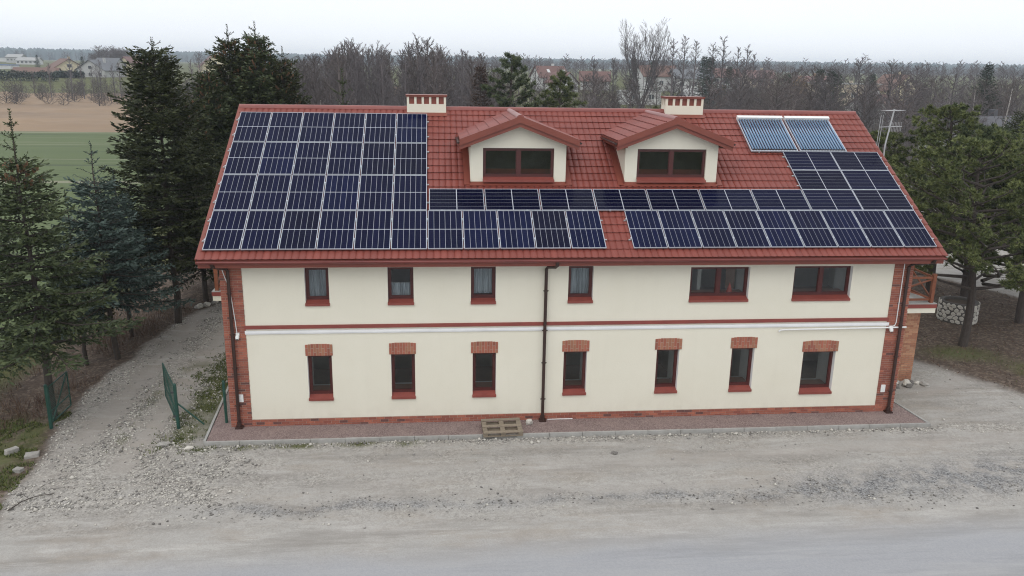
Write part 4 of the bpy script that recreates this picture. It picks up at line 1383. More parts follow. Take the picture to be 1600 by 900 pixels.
# rocks ------------------------------------------------------------
def rock_mesh(seed, sx_, sy_, sz_, mk, rough_=0.22, blocky=False):
    rr = random.Random(seed)
    import bmesh
    bm = bmesh.new()
    if blocky:
        bmesh.ops.create_cube(bm, size=1.6)
        bmesh.ops.bevel(bm, geom=list(bm.edges), offset=0.12, segments=1, affect='EDGES')
    else:
        bmesh.ops.create_icosphere(bm, subdivisions=2, radius=1)
    for v in bm.verts:
        k = 1 + rr.uniform(-rough_, rough_) * (0.5 if blocky else 1)
        v.co = Vector((v.co.x * sx_ * k, v.co.y * sy_ * k, max(v.co.z * k, -0.6) * sz_))
    me = bpy.data.meshes.new('rock')
    bm.to_mesh(me)
    bm.free()
    me.materials.append(M[mk])
    return me
def rock(name, x, y, sx_, sy_, sz_, mk, label, cat='stone', group=None, rz=0, seed=0, blocky=False, z=None):
    o = link(name, rock_mesh(seed, sx_, sy_, sz_, mk, blocky=blocky))
    o.location = (x, y, (ground_z(x, y) if z is None else z) + sz_ * 0.55)
    o.rotation_euler = (0, 0, rz)
    return tag(o, label, cat, group)
rock('stone', 9.63, -0.36, 0.11, 0.09, 0.12, 'stone_white', 'white stone on the red brown strip between pallet and downpipe', seed=4, z=0.035)
rock('concrete_block', -4.55, -1.55, 0.22, 0.17, 0.07, 'stone_grey', 'flat pale concrete block at the left edge of the driveway, largest of the three', 'block', None, 0.4, 5, True)
rock('concrete_block', -4.50, -2.45, 0.14, 0.11, 0.07, 'stone_grey', 'pale concrete block in the grass, nearest the road of the three', 'block', None, -0.3, 6, True)
rock('concrete_block', -5.25, -1.25, 0.20, 0.13, 0.11, 'stone_grey', 'tilted pale concrete block at the left edge of the photo', 'block', None, 0.9, 7, True)
rock('stone', -1.15, -1.05, 0.20, 0.13, 0.07, 'stone_grey', 'flat grey stone in the gravel below the green gate post', seed=8)
rock('stone', -0.35, -1.35, 0.13, 0.10, 0.06, 'stone_white', 'small pale stone just outside the left end of the kerb', seed=9)
rock('stone', 11.9, -2.35, 0.11, 0.08, 0.04, 'stone_dark', 'brown stone lying alone on the yard right of the middle downpipe', seed=10)
for i in range(14):
    a = rb.uniform(0, 6.28)
    q = rb.uniform(0.05, 0.8)
    rock('rubble_stone', 23.55 + q * math.cos(a) * 0.9, 2.22 + q * math.sin(a) * 0.32, rb.uniform(.10, .2), rb.uniform(.08, .15), rb.uniform(.07, .14), ['stone_grey', 'stone_white', 'stone_grey', 'stone_dark'][i % 4], 'rubble stone in the small heap at the foot of the orange brick pier', 'stone', 'rubble heap at the brick pier', rb.uniform(0, 3), 20 + i)
for i in range(7):
    rock('edge_stone', -4.0 + 0.12 * i + rb.uniform(-.1, .1), 12.9 + 0.2 * i + rb.uniform(-.2, .2), rb.uniform(.12, .25), rb.uniform(.1, .18), rb.uniform(.08, .15), 'stone_white' if i % 2 else 'stone_grey', 'pale stone at the far left edge of the driveway under the spruces', 'stone', 'edge stones of the driveway', rb.uniform(0, 3), 50 + i)

st_ = MB().tube([(-3.75, -4.6, 0.03), (-3.6, -4.2, 0.05), (-3.4, -3.95, 0.04), (-3.0, -3.8, 0.03)], [0.016, 0.013, 0.010, 0.006], 6).tube([(-3.5, -4.05, 0.04), (-3.85, -3.75, 0.05)], 0.007, 5)
tag(st_.build('broken_branch', 'bark_spruce'), 'dark broken branch lying on the gravel at the left near the road', 'branch')
# round stone planter
pc = (30.28, 9.75)
PR = 0.80
ps = thing('stone_planter', (pc[0], pc[1], 0), 'round planter clad in white stones under the pines', 'planter')
mb = MB()
n = 28
prof = [(PR, -0.1), (PR, 0.90), (PR - 0.16, 0.90), (PR - 0.16, 0.76)]
vs = [(pc[0] + r_ * math.cos(2 * math.pi * k / n), pc[1] + r_ * math.sin(2 * math.pi * k / n), z) for r_, z in prof for k in range(n)]
mb.add(vs, [(i * n + k, i * n + (k + 1) % n, (i + 1) * n + (k + 1) % n, (i + 1) * n + k) for i in range(3) for k in range(n)])
mb.build('wall', 'mortar_dark', ps)
MB().add([(pc[0] + (PR - 0.15) * math.cos(2 * math.pi * k / n), pc[1] + (PR - 0.15) * math.sin(2 * math.pi * k / n), 0.78) for k in range(n)], [tuple(range(n))]).build('soil', 'soil', ps)
pst = []
for i in range(7):
    m_ = rb.choice([5, 6, 6, 7])
    ri = [(0.128 * rb.uniform(0.8, 1.12) * math.cos(2 * math.pi * (k + rb.uniform(-.2, .2)) / m_), 0.128 * rb.uniform(0.8, 1.12) * math.sin(2 * math.pi * (k + rb.uniform(-.2, .2)) / m_)) for k in range(m_)]
    vs = [(x, 0.03, z) for x, z in ri] + [(x, -0.010, z) for x, z in ri] + [(x * 0.82, -0.026, z * 0.82) for x, z in ri]
    fs = [(j * m_ + k, j * m_ + (k + 1) % m_, (j + 1) * m_ + (k + 1) % m_, (j + 1) * m_ + k) for j in range(2) for k in range(m_)] + [tuple(range(2 * m_, 3 * m_))]
    pst.append(MB().add(vs, fs).mesh('cladding_stone', 'stone_white'))
for r_ in range(5):
    for k in range(21):
        a = (k + 0.5 * (r_ % 2) + rb.uniform(-.14, .14)) * 2 * math.pi / 21
        o = link('cladding_stone', pst[rb.randrange(7)], ps)
        o.location = (PR * math.cos(a), PR * math.sin(a), 0.08 + r_ * 0.178 + rb.uniform(-.03, .03))
        o.rotation_euler = (0, rb.uniform(-.5, .5), a + math.pi / 2)
        o.scale = (rb.uniform(0.8, 1.08), 1, rb.uniform(0.62, 0.85))

# gates --------------------------------------------------------------
def gate(post, far, h, label, brace=None):
    t_ = thing('gate_leaf', (post[0], post[1], 0), label, 'gate', 'green wire mesh gate leaves')
    p, f = Vector((*post, 0)), Vector((*far, 0))
    d = (f - p).normalized()
    MB().tube([p + Vector((0, 0, -0.1)), p + Vector((0, 0, h + 0.12))], 0.052, 10).tube([p + Vector((0, 0, h + 0.12)), p + Vector((0, 0, h + 0.15))], [0.056, 0.03], 10).build('gate_post', 'green_paint', t_)
    a, b_ = p + d * 0.12, f
    fr_ = MB()
    for u, v in (((a, 0.12), (a, h)), ((b_, 0.12), (b_, h)), ((a, 0.12), (b_, 0.12)), ((a, h), (b_, h)), ((a, 0.12), (b_, h)), ((a, h * 0.38), (b_, h * 0.38))):
        fr_.tube([u[0] + Vector((0, 0, u[1])), v[0] + Vector((0, 0, v[1]))], 0.022, 6)
    fr_.build('frame', 'green_paint', t_)
    wr = MB()
    L = (b_ - a).length
    st_ = 0.09
    n = int((L + h) / st_)
    for i in range(n):
        for s_ in (1, -1):
            u0 = i * st_ - (h - 0.12) if s_ > 0 else i * st_
            pts = []
            for tt in (0, 1):
                u = u0 + s_ * tt * (h - 0.12)
                pts.append((u, 0.12 + tt * (h - 0.12)))
            (ua, za), (ub, zb_) = pts
            def clip(u_t):
                return min(max(u_t, 0), L)
            ca_, cb_ = clip(ua), clip(ub)
            if abs(ub - ua) < 1e-6 or abs(cb_ - ca_) < 0.02:
                continue
            z_a = za + (ca_ - ua) / (ub - ua) * (zb_ - za)
            z_b = za + (cb_ - ua) / (ub - ua) * (zb_ - za)
            wr.tube([a + d * ca_ + Vector((0, 0, z_a)), a + d * cb_ + Vector((0, 0, z_b))], 0.003, 3, cap=False)
    tag(wr.build('wire_mesh', 'green_paint', t_), kind='stuff')
    MB().box(a.x - 0.11, a.x, a.y - 0.03, a.y + 0.03, 0.3, 0.34).box(a.x - 0.11, a.x, a.y - 0.03, a.y + 0.03, h - 0.2, h - 0.16).build('hinge', 'dark_metal', t_)
    if brace:
        MB().tube([p + Vector((0.03, 0, h * 0.62)), Vector((brace[0], brace[1], 0.0))], 0.026, 8).build('brace', 'green_paint', t_)
gate((-1.05, 0.10), (-2.08, 2.30), 1.28, 'open green mesh gate leaf with a slanting brace right of the driveway', (-0.35, 0.30))
gate((-4.84, 0.32), (-4.84, 1.75), 1.25, 'open green mesh gate leaf under the spruces left of the driveway')
fp = thing('fence_post', (0.33, 0.30, 0), 'single dark green fence post beside the left brick corner', 'post')
MB().tube([(0.33, 0.30, 0.0), (0.33, 0.30, 1.38)], 0.045, 10).build('post', 'green_paint', fp)
MB().tube([(0.33, 0.30, 1.3802), (0.33, 0.30, 1.42)], [0.052, 0.03], 10).build('cap', 'green_paint', fp)

# ------------------------------------------------------------------ small ground litter (stuff)
rng = np.random.default_rng(5)
def scatter_stones(name, pts, sizes, mi, label):
    n = len(pts)
    base = np.array([(1, 0, 0), (0, 1, 0), (-1, 0, 0), (0, -1, 0), (0, 0, 0.75), (0, 0, -0.5)], float)
    fc = np.array([(0, 1, 4), (1, 2, 4), (2, 3, 4), (3, 0, 4), (1, 0, 5), (2, 1, 5), (3, 2, 5), (0, 3, 5)])
    a = rng.uniform(0, 6.28, n)
    jit = rng.uniform(0.6, 1.25, (n, 6, 1))
    v = base[None] * jit
    x = v[..., 0] * np.cos(a)[:, None] - v[..., 1] * np.sin(a)[:, None]
    y = v[..., 0] * np.sin(a)[:, None] + v[..., 1] * np.cos(a)[:, None]
    V_ = np.stack([x, y, v[..., 2]], -1) * sizes[:, None, None] + pts[:, None, :]
    F_ = fc[None] + (np.arange(n) * 6)[:, None, None]
    me = np_mesh(name, V_, F_.reshape(-1, 3), ['stone_white', 'stone_grey', 'stone_dark'], mi=np.repeat(mi, 8))
    return tag(link(name, me), label, None, None, 'stuff')
def pick(n, x0, x1, y0, y1, key, power=1.5):
    X, Y = rng.uniform(x0, x1, n), rng.uniform(y0, y1, n)
    zz, g = zones(X, Y)
    wv = zz[key] * np.clip(0.5 + 1.3 * fbm(X, Y, 1.1, 3, 31), 0, 1)
    k = rng.uniform(0, 1, n) < wv ** power
    hs_ = (X > 0) & (X < 22.3) & (Y > -1.1) & (Y < 13)
    k &= ~hs_ & (g > 0.4 if key != 'grass' else True)
    return X[k], Y[k]
X, Y = pick(26000, -5.5, 30, -6.2, 13, 'stone')
X2, Y2 = rng.uniform(0.1, 22.6, 2600), -1.12 - np.abs(rng.normal(0, 0.16, 2600))
X3, Y3 = pick(9000, -5, 2, -5.5, 12, 'stone', 1.0)
X4, Y4 = pick(60000, -5.2, 1.0, -4.5, 15, 'stone', 0.9)
X, Y = np.concatenate([X4, X, X2, X3]), np.concatenate([Y4, Y, Y2, Y3])
sz = np.clip(rng.gamma(2.2, 0.0095, len(X)), 0.008, 0.075)
sz[:len(X4)] = np.clip(rng.gamma(2.5, 0.0075, len(X4)), 0.008, 0.05)
sz[-(len(X2) + len(X3)):] *= 1.2
P3 = np.stack([X, Y, ground_z(X, Y) + sz * 0.2], -1)
scatter_stones('loose_gravel', P3, sz, rng.choice([0, 1, 2], len(X), p=[0.44, 0.46, 0.10]), 'loose pale and dark pebbles strewn over the yard and driveway')
X, Y = pick(14000, -2, 30, -6, -4, 'dark', 0.8)
sz = np.clip(rng.gamma(2.2, 0.008, len(X)), 0.008, 0.04)
scatter_stones('dark_gravel', np.stack([X, Y, ground_z(X, Y) + sz * 0.2], -1), sz, rng.choice([0, 1, 2], len(X), p=[0.10, 0.50, 0.40]), 'dark grey chippings in a streak along the road edge')

def blades(name, X, Y, hgt, wid, lean, mat_, label, z=None):
    n = len(X)
    z = ground_z(X, Y) if z is None else z
    a = rng.uniform(0, 6.28, n)
    h = hgt * rng.uniform(0.5, 1.3, n)
    l = lean * h * rng.uniform(0.2, 1.0, n)
    b_ = rng.uniform(0, 6.28, n)
    dx, dy = np.cos(a) * wid / 2, np.sin(a) * wid / 2
    p0 = np.stack([X - dx, Y - dy, z - 0.01], -1)
    p1 = np.stack([X + dx, Y + dy, z - 0.01], -1)
    p2 = np.stack([X + l * np.cos(b_), Y + l * np.sin(b_), z + h], -1)
    V_ = np.stack([p0, p1, p2], 1)
    F_ = np.arange(n * 3).reshape(n, 3)
    return tag(link(name, np_mesh(name, V_, F_, mat_, tone=rng.uniform(0, 1, n))), label, None, None, 'stuff')
X, Y = pick(110000, -10, 31, -6, 12, 'grass', 1.3)
blades('grass_tufts', X, Y, 0.10, 0.026, 0.9, 'grassb', 'short green grass and moss along the kerb, driveway and pines')
X, Y = pick(70000, -1.9, 0.5, -1.9, 8, 'grass', 0.8)
k = (fbm(X, Y, 2.2, 3, 55) + 0.5 * fbm(X, Y, 5.0, 2, 56) > 0.02) & (rng.uniform(0, 1, len(X)) < 0.75)
blades('moss_patch', X[k], Y[k], 0.055, 0.030, 1.3, 'grassb', 'green moss and weeds between the driveway and the left brick corner')
n = 26000
X, Y = rng.uniform(-7.5, -3.7, n), rng.uniform(-5.2, 1.5, n)
zz, g = zones(X, Y)
k = (g < 0.6) & (fbm(X, Y, 1.6, 3, 58) + 0.5 * fbm(X, Y, 4.5, 2, 59) > 0.05)
blades('verge_grass', X[k], Y[k], 0.07, 0.030, 1.2, 'grassb', 'green grass on the verge left of the driveway mouth')
# dry brush on the bank left of the driveway
n = 9000
Y = rng.uniform(0.0, 26, n)
X = np.interp(Y, *DRV_L) - 0.15 - np.abs(rng.normal(0.3, 1.9, n))
k = (fbm(X, Y, 0.6, 3, 12) > -0.12) & (X < np.interp(Y, *DRV_L) - 0.15)
k &= ~((X > -0.7) & (X < 23) & (Y < 13))
X, Y = X[k], Y[k]
hb_ = 0.5 * np.clip(0.55 + 1.6 * fbm(X, Y, 0.8, 3, 77), 0.2, 1.6) * np.clip((np.interp(Y, *DRV_L) - X) / 1.2, 0.3, 1)
blades('dry_brush', X, Y, hb_, 0.020, 0.8, 'brush', 'dry brown stems covering the bank under the spruces')
# litter under the right pines
n = 9000
X, Y = rng.uniform(24, 46, n), rng.uniform(-1, 18, n)
zz, g = zones(X, Y)
k = (g < 0.5) & (rng.uniform(0, 1, n) < 0.8)
X, Y = X[k], Y[k]
blades('forest_litter', X, Y, 0.07, 0.05, 1.6, 'brush', 'brown needle and leaf litter on the ground under the right pines')

# ------------------------------------------------------------------ trees
def frames(d):
    u = np.where(np.abs(d[:, 2:3]) < 0.9, np.array([[0, 0, 1.0]]), np.array([[1.0, 0, 0]]))
    x = np.cross(d, u)
    x /= np.linalg.norm(x, axis=1, keepdims=True)
    return x, np.cross(x, d)

def diamonds(p, d, L, W, side):
    """needle sprays: thin diamonds from p along d"""
    n = len(p)
    w_ = side * (W / 2)[:, None]
    mid = p + d * (L * 0.45)[:, None]
    V_ = np.stack([p, mid + w_, p + d * L[:, None], mid - w_], 1)
    return V_.reshape(-1, 3), np.arange(4 * n).reshape(n, 4)

def spruce_meshes(seed, Hh, Rr, clear, mat_, dense=1.0, cones=0, leader=0.8, top_thin=0.85, droop=0.22):
    rg = np.random.default_rng(seed)
    tr = MB().tube([(rg.normal(0, 0.03), rg.normal(0, 0.03), Hh * k / 8 - 0.1) for k in range(9)], [0.013 * Hh * (1 - k / 8.05) + 0.006 for k in range(9)], 8)
    ps_, ds_, ls_ = [], [], []
    cone_p = []
    z = clear
    while z < Hh - leader:
        f = (Hh - z) / (Hh - clear)
        nb = int(rg.integers(6, 9) * (1 if f < 0.9 else 0.7))
        a0_ = rg.uniform(0, 6.28)
        for b_ in range(nb):
            a = a0_ + b_ * 2 * math.pi / nb + rg.normal(0, 0.2)
            L = max(0.18, Rr * (f ** top_thin) * rg.uniform(0.68, 1.15))
            if rg.uniform() < 0.07:
                L *= 1.25
            zz_ = z + rg.uniform(-0.12, 0.12)
            s0_ = 0.55 * (1 - f) ** 1.5 - droop * f
            hd = np.array([math.cos(a), math.sin(a), 0])
            pr = np.array([-math.sin(a), math.cos(a), 0])
            bend = rg.normal(0, 0.12)
            def pt(t_):
                return hd * (L * t_) + pr * (bend * L * t_ * t_) + np.array([0, 0, zz_ + L * (s0_ * t_ + 0.20 * t_ * t_)])
            tr.tube([pt(0), pt(0.5), pt(0.97)], [0.012 + 0.012 * L, 0.008 + 0.006 * L, 0.004], 4, cap=False)
            nt_ = int(max(3, L / 0.115 * dense))
            for i in range(nt_):
                t_ = 0.10 + 0.90 * (i + rg.uniform(0, 1)) / nt_
                q = pt(t_)
                dd = pt(min(t_ + 0.05, 1.05)) - pt(t_)
                dd /= np.linalg.norm(dd)
                for sgn in (-1, 1):
                    tl_ = min(0.62, (0.12 + 0.42 * L * (1 - t_) ** 0.8 + 0.10)) * rg.uniform(0.6, 1.15)
                    td = dd * rg.uniform(0.5, 0.9) + pr * sgn * rg.uniform(0.6, 1.0) + np.array([0, 0, rg.uniform(-0.45, 0.05)])
                    td /= np.linalg.norm(td)
                    m_ = max(2, int(tl_ / 0.075))
                    for j in range(m_):
                        ps_.append(q + td * tl_ * (j / m_))
                        k = np.array([rg.normal(), rg.normal(), rg.normal() * 0.7 + 0.15])
                        dv = td + 0.55 * k / np.linalg.norm(k)
                        ds_.append(dv / np.linalg.norm(dv))
                        ls_.append(rg.uniform(0.13, 0.24))
            if cones and 0.03 < f < 0.30 and rg.uniform() < cones:
                for _ in range(rg.integers(4, 9)):
                    cone_p.append(pt(rg.uniform(0.3, 0.85)))
        z += 0.17 + 0.24 * f ** 0.6
    # leader
    zz_, kk = Hh - leader, 0
    while zz_ < Hh:
        fr2 = (Hh - zz_) / max(leader, 0.01)
        for _ in range(4):
            a = rg.uniform(0, 6.28)
            ps_.append(np.array([0, 0, zz_]))
            dv = np.array([math.cos(a) * .7, math.sin(a) * .7, 0.9])
            ds_.append(dv / np.linalg.norm(dv))
            ls_.append(0.10)
        if kk % 5 == 0 and fr2 > 0.25:
            for b_ in range(4):
                a = rg.uniform(0, 6.28)
                L = 0.58 * fr2 * rg.uniform(0.7, 1.15)
                hd = np.array([math.cos(a), math.sin(a), 0.55])
                e = np.array([0, 0, zz_]) + hd * L
                tr.tube([(0, 0, zz_), tuple(e)], [0.010, 0.004], 3, cap=False)
                for j in range(11):
                    ps_.append(np.array([0, 0, zz_]) + hd * L * (j + 0.5) / 11)
                    dv = hd + rg.normal(0, 0.6, 3)
                    ds_.append(dv / np.linalg.norm(dv))
                    ls_.append(0.10)
        zz_ += 0.07
        kk += 1
    p, d, L = np.array(ps_), np.array(ds_), np.array(ls_)
    x, y = frames(d)
    ra = rg.uniform(0, 6.28, len(p))[:, None]
    side = x * np.cos(ra) + y * np.sin(ra)
    V_, F_ = diamonds(p, d, L, L * 0.36, side)
    me = np_mesh('crown', V_, F_, mat_, tone=np.clip(rg.beta(1.6, 2.6, len(F_)), 0, 1))
    cm = None
    if cone_p:
        c = MB()
        for q in cone_p:
            q = Vector(q)
            c.tube([q, q + Vector((0, 0, -0.05)), q + Vector((0, 0, -0.15))], [0.014, 0.036, 0.010], 6)
        cm = c.mesh('cones', 'cone')
    return tr.mesh('trunk', 'bark_spruce'), me, cm

def plant(name, meshes, loc, label, cat='tree', group=None, rz=0, scale=1, names=('trunk', 'crown', 'cones')):
    t_ = thing(name, loc, label, cat, group, rz)
    t_.scale = (scale, scale, scale) if not isinstance(scale, tuple) else scale
    for nm, me in zip(names, meshes):
        if me:
            o = link(nm, me, t_)
            if nm == 'cones':
                o['kind'] = 'stuff'
    return t_
gz = lambda x, y: float(ground_z(x, y)) - 0.02
sp_A = spruce_meshes(1, 9.45, 2.55, 2.5, 'n_spruce', cones=0.9, leader=1.5, top_thin=1.05)
sp_B = spruce_meshes(2, 6.2, 1.35, 1.5, 'n_spruce', cones=0.8, leader=1.5, top_thin=1.0)
sp_C = spruce_meshes(3, 8.1, 2.5, 2.2, 'n_blue', leader=1.5, top_thin=1.0)
sp_D = spruce_meshes(4, 11.7, 2.95, 3.0, 'n_dark', dense=1.25, leader=0.7, top_thin=0.66, droop=0.12)
sp_E = spruce_meshes(5, 12.5, 3.5, 2.0, 'n_dark', dense=1.1, cones=0.5, leader=0.9, top_thin=0.85, droop=0.3)
sp_F = spruce_meshes(6, 12.7, 3.6, 2.0, 'n_spruce', dense=1.1, cones=0.8, leader=0.8, top_thin=0.82, droop=0.3)
plant('spruce_tree', sp_A, (-5.05, 0.95, gz(-5.05, .95)), 'tall spruce at the left edge with brown cones below its thin leader', rz=0.3)
plant('spruce_tree', sp_B, (-6.2, 6.4, gz(-6.2, 6.4)), 'small spruce with a brown cone cluster between two taller spruces on the left')
plant('spruce_tree', sp_C, (-5.2, 6.5, gz(-5.2, 6.5)), 'blue green spruce left of the driveway in front of the tall dark fir', rz=1.0)
plant('fir_tree', sp_D, (-4.15, 10.8, gz(-4.15, 10.8)), 'tall broad dark green fir left of the driveway, tallest on the left bank')
plant('spruce_tree', sp_C, (-5.6, 9.3, gz(-5.6, 9.3)), 'half hidden spruce between the blue green spruce and the tall fir', rz=2.5, scale=0.85)
plant('spruce_tree', sp_A, (-8.6, 2.9, gz(-8.6, 2.9)), 'low dark spruce at the left picture edge behind the cone laden one', rz=2.0, scale=0.62)
plant('spruce_tree', sp_E, (-3.9, 14.2, gz(-3.9, 14.2)), 'dark spruce close behind the tall fir at the end of the driveway', rz=0.7, scale=0.78)
plant('spruce_tree', sp_E, (-2.95, 18.0, gz(-2.95, 18)), 'slim spruce with a bare thin top behind the left roof corner', rz=2.2)
plant('spruce_tree', sp_F, (-1.72, 18.2, gz(-1.72, 18.2)), 'tallest spruce behind the left roof corner with brown cones in its top', rz=0.2)
plant('spruce_tree', sp_E, (-0.5, 18.3, gz(-.5, 18.3)), 'spruce on the right of the clump behind the left roof corner', rz=4.0, scale=0.925)
plant('spruce_tree', sp_F, (-3.6, 16.4, gz(-3.6, 16.4)), 'spruce with a reddish brown top on the left of the clump behind the roof corner', rz=3.1, scale=0.86)
plant('spruce_tree', sp_B, (1.9, 22.0, gz(1.9, 22)), 'small brownish spruce behind the ridge, left of the left chimney', rz=1.0, scale=1.69)

def pine_meshes(seed, Hh, Rr, clear, mat_, lean=(0, 0), limbs=34, tuft=0.19, round_=0.6, per=30, subs=7):
    rg = np.random.default_rng(seed)
    tr = MB()
    kx, ky = rg.normal(0, 0.08, 2), rg.normal(0, 0.08, 2)
    def tp(z):
        u = z / Hh
        return np.array([lean[0] * u + kx[0] * math.sin(3 * u) + kx[1] * math.sin(7 * u), lean[1] * u + ky[0] * math.sin(3.5 * u), z])
    tr.tube([tp(Hh * k / 10) - np.array([0, 0, 0.1]) for k in range(11)], [0.021 * Hh * (1 - 0.085 * k) + 0.015 for k in range(11)], 9)
    ps_, cs_ = [], []
    for i in range(limbs):
        u = (i + rg.uniform(0, 1)) / limbs
        z = clear + (Hh - clear - 0.25) * u
        prof = (1 - u) ** round_ * (0.75 + 0.25 * min(u * 3, 1))
        L = max(0.35, Rr * prof * rg.uniform(0.7, 1.2))
        a = i * 2.4 + rg.normal(0, 0.35)
        hd = np.array([math.cos(a), math.sin(a), 0])
        pr = np.array([-hd[1], hd[0], 0])
        rise = rg.uniform(0.05, 0.35) + 0.45 * u
        b_ = tp(z)
        def pt(t_):
            return b_ + hd * L * t_ + pr * L * 0.15 * math.sin(t_ * 3 + i) + np.array([0, 0, L * rise * t_ ** 1.4])
        tr.tube([pt(0), pt(0.35), pt(0.7), pt(1)], [0.018 + 0.016 * L, 0.014 + 0.011 * L, 0.012 + 0.006 * L, 0.008], 5, cap=False)
        ns = max(3, int(subs * L / Rr + 2))
        for j in range(ns):
            t_ = 0.30 + 0.70 * (j + rg.uniform(0, 1)) / ns
            q = pt(t_)
            sd = pr * rg.choice([-1, 1]) * rg.uniform(0.5, 1) + hd * rg.uniform(0.3, 0.9) + np.array([0, 0, rg.uniform(0, 0.5)])
            sl_ = L * rg.uniform(0.18, 0.38) * (1.15 - t_ * 0.5) + 0.12
            e = q + sd / np.linalg.norm(sd) * sl_
            tr.tube([q, (q + e) / 2, e], [0.012, 0.009, 0.006], 3, cap=False)
            for k in range(int(rg.integers(4, 8))):
                s_ = rg.uniform(0.35, 1.1)
                c = q + (e - q) * s_ + rg.normal(0, 0.10, 3) * np.array([1, 1, 0.6])
                ps_.append(c)
                ax = (e - q) / np.linalg.norm(e - q) * 0.5 + np.array([0, 0, 0.75]) + rg.normal(0, 0.25, 3)
                cs_.append(ax / np.linalg.norm(ax))
    for k in range(8):
        ps_.append(tp(Hh - 0.3) + rg.normal(0, 0.13, 3))
        cs_.append(np.array([0, 0, 1.0]))
    c, ax = np.array(ps_), np.array(cs_)
    n = len(c)
    p = np.repeat(c, per, 0)
    g = rg.normal(0, 1, (n * per, 3))
    g /= np.linalg.norm(g, axis=1, keepdims=True)
    d = np.repeat(ax, per, 0) * 0.75 + g
    d /= np.linalg.norm(d, axis=1, keepdims=True)
    L = rg.uniform(0.6, 1.15, n * per) * tuft
    x, y = frames(d)
    ra = rg.uniform(0, 6.28, n * per)[:, None]
    side = (x * np.cos(ra) + y * np.sin(ra)) * (0.011 + 0.06 * tuft)
    V_ = np.stack([p - side, p + side, p + d * L[:, None]], 1).reshape(-1, 3)
    F_ = np.arange(3 * n * per).reshape(-1, 3)
    tone = np.clip(np.repeat(rg.beta(1.5, 2.2, n), per) + rg.normal(0, 0.12, n * per), 0, 1)
    return tr.mesh('trunk', 'bark_pine'), np_mesh('crown', V_, F_, mat_, tone=tone)
pn_1 = pine_meshes(21, 8.1, 4.2, 2.4, 'n_pine', lean=(-0.5, 0.2), limbs=60, round_=0.42, subs=9)
pn_2 = pine_meshes(22, 9.3, 3.9, 2.0, 'n_pine', lean=(-0.3, 0), limbs=66, round_=0.55, subs=9)
pn_3 = pine_meshes(23, 8.3, 3.0, 2.6, 'n_pine2', lean=(0.3, 0.2), limbs=58, round_=0.42, subs=9)
plant('pine_tree', pn_1, (28.3, 6.3, gz(28.3, 6.3)), 'pine with its thick trunk in front of the stone planter right of the house')
plant('pine_tree', pn_2, (31.9, 14.5, gz(31.9, 14.5)), 'tallest green pine behind the right gable, its top against the far roofs', rz=0.5)
plant('pine_tree', pn_3, (32.2, 12.2, gz(32.2, 12.2)), 'blue green pine with a leaning trunk behind the stone planter', rz=1.2)
plant('pine_tree', pn_1, (32.9, 9.2, gz(32.9, 9.2)), 'pine at the right picture edge with a bare dark trunk', rz=2.5, scale=1.02)
plant('pine_tree', pn_2, (29.4, 17.0, gz(29.4, 17.0)), 'pine filling the gap directly behind the right gable and antenna', rz=3.4, scale=0.84)
plant('pine_tree', pn_3, (35.2, 10.6, gz(35.2, 10.6)), 'pine half cut by the right picture edge above the pale lot', rz=0.4, scale=1.05)
plant('pine_tree', pn_3, (37.0, 15.5, gz(37, 15.5)), 'pine standing far back at the right edge above the pale lot', rz=4.4, scale=0.9)
dk = spruce_meshes(9, 8.4, 2.9, 0.6, 'n_dark', dense=0.8, leader=0.3, top_thin=0.6)
plant('spruce_tree', dk, (46.9, 29.8, gz(46.9, 29.8)), 'dark bushy conifer cut by the right picture edge')
fs = spruce_meshes(10, 12.3, 3.4, 1.0, 'n_far', dense=0.45, leader=0.6, top_thin=0.8)
plant('spruce_tree', fs, (78.5, 80.0, gz(78.5, 80)), 'pointed dark spruce standing above the far roofs at the right')
# evergreens behind the ridge
pn_b = pine_meshes(31, 11.6, 3.1, 1.0, 'n_pine2', limbs=60, tuft=0.32, round_=0.55, per=22, subs=6)
pn_c = pine_meshes(32, 10.3, 3.2, 0.8, 'n_pine', limbs=56, tuft=0.32, round_=0.6, per=22, subs=6)
plant('pine_tree', pn_b, (13.1, 45, gz(13.1, 45)), 'taller of the two dense pines rising behind the ridge between chimney and dormers')
plant('pine_tree', pn_c, (17.1, 45, gz(17.1, 45)), 'rounder darker pine rising behind the ridge above the gap between the dormers', rz=1)
plant('pine_tree', pn_c, (25.2, 44, gz(25.2, 44)), 'low green pine just left of the right chimney', rz=2, scale=0.74)
tj = spruce_meshes(33, 10.9, 1.6, 0.5, 'n_thuja', dense=0.6, leader=0.3, top_thin=0.5)
plant('conifer_tree', tj, (10.6, 46, gz(10.6, 46)), 'reddish brown conifer left of the dense pines behind the ridge')

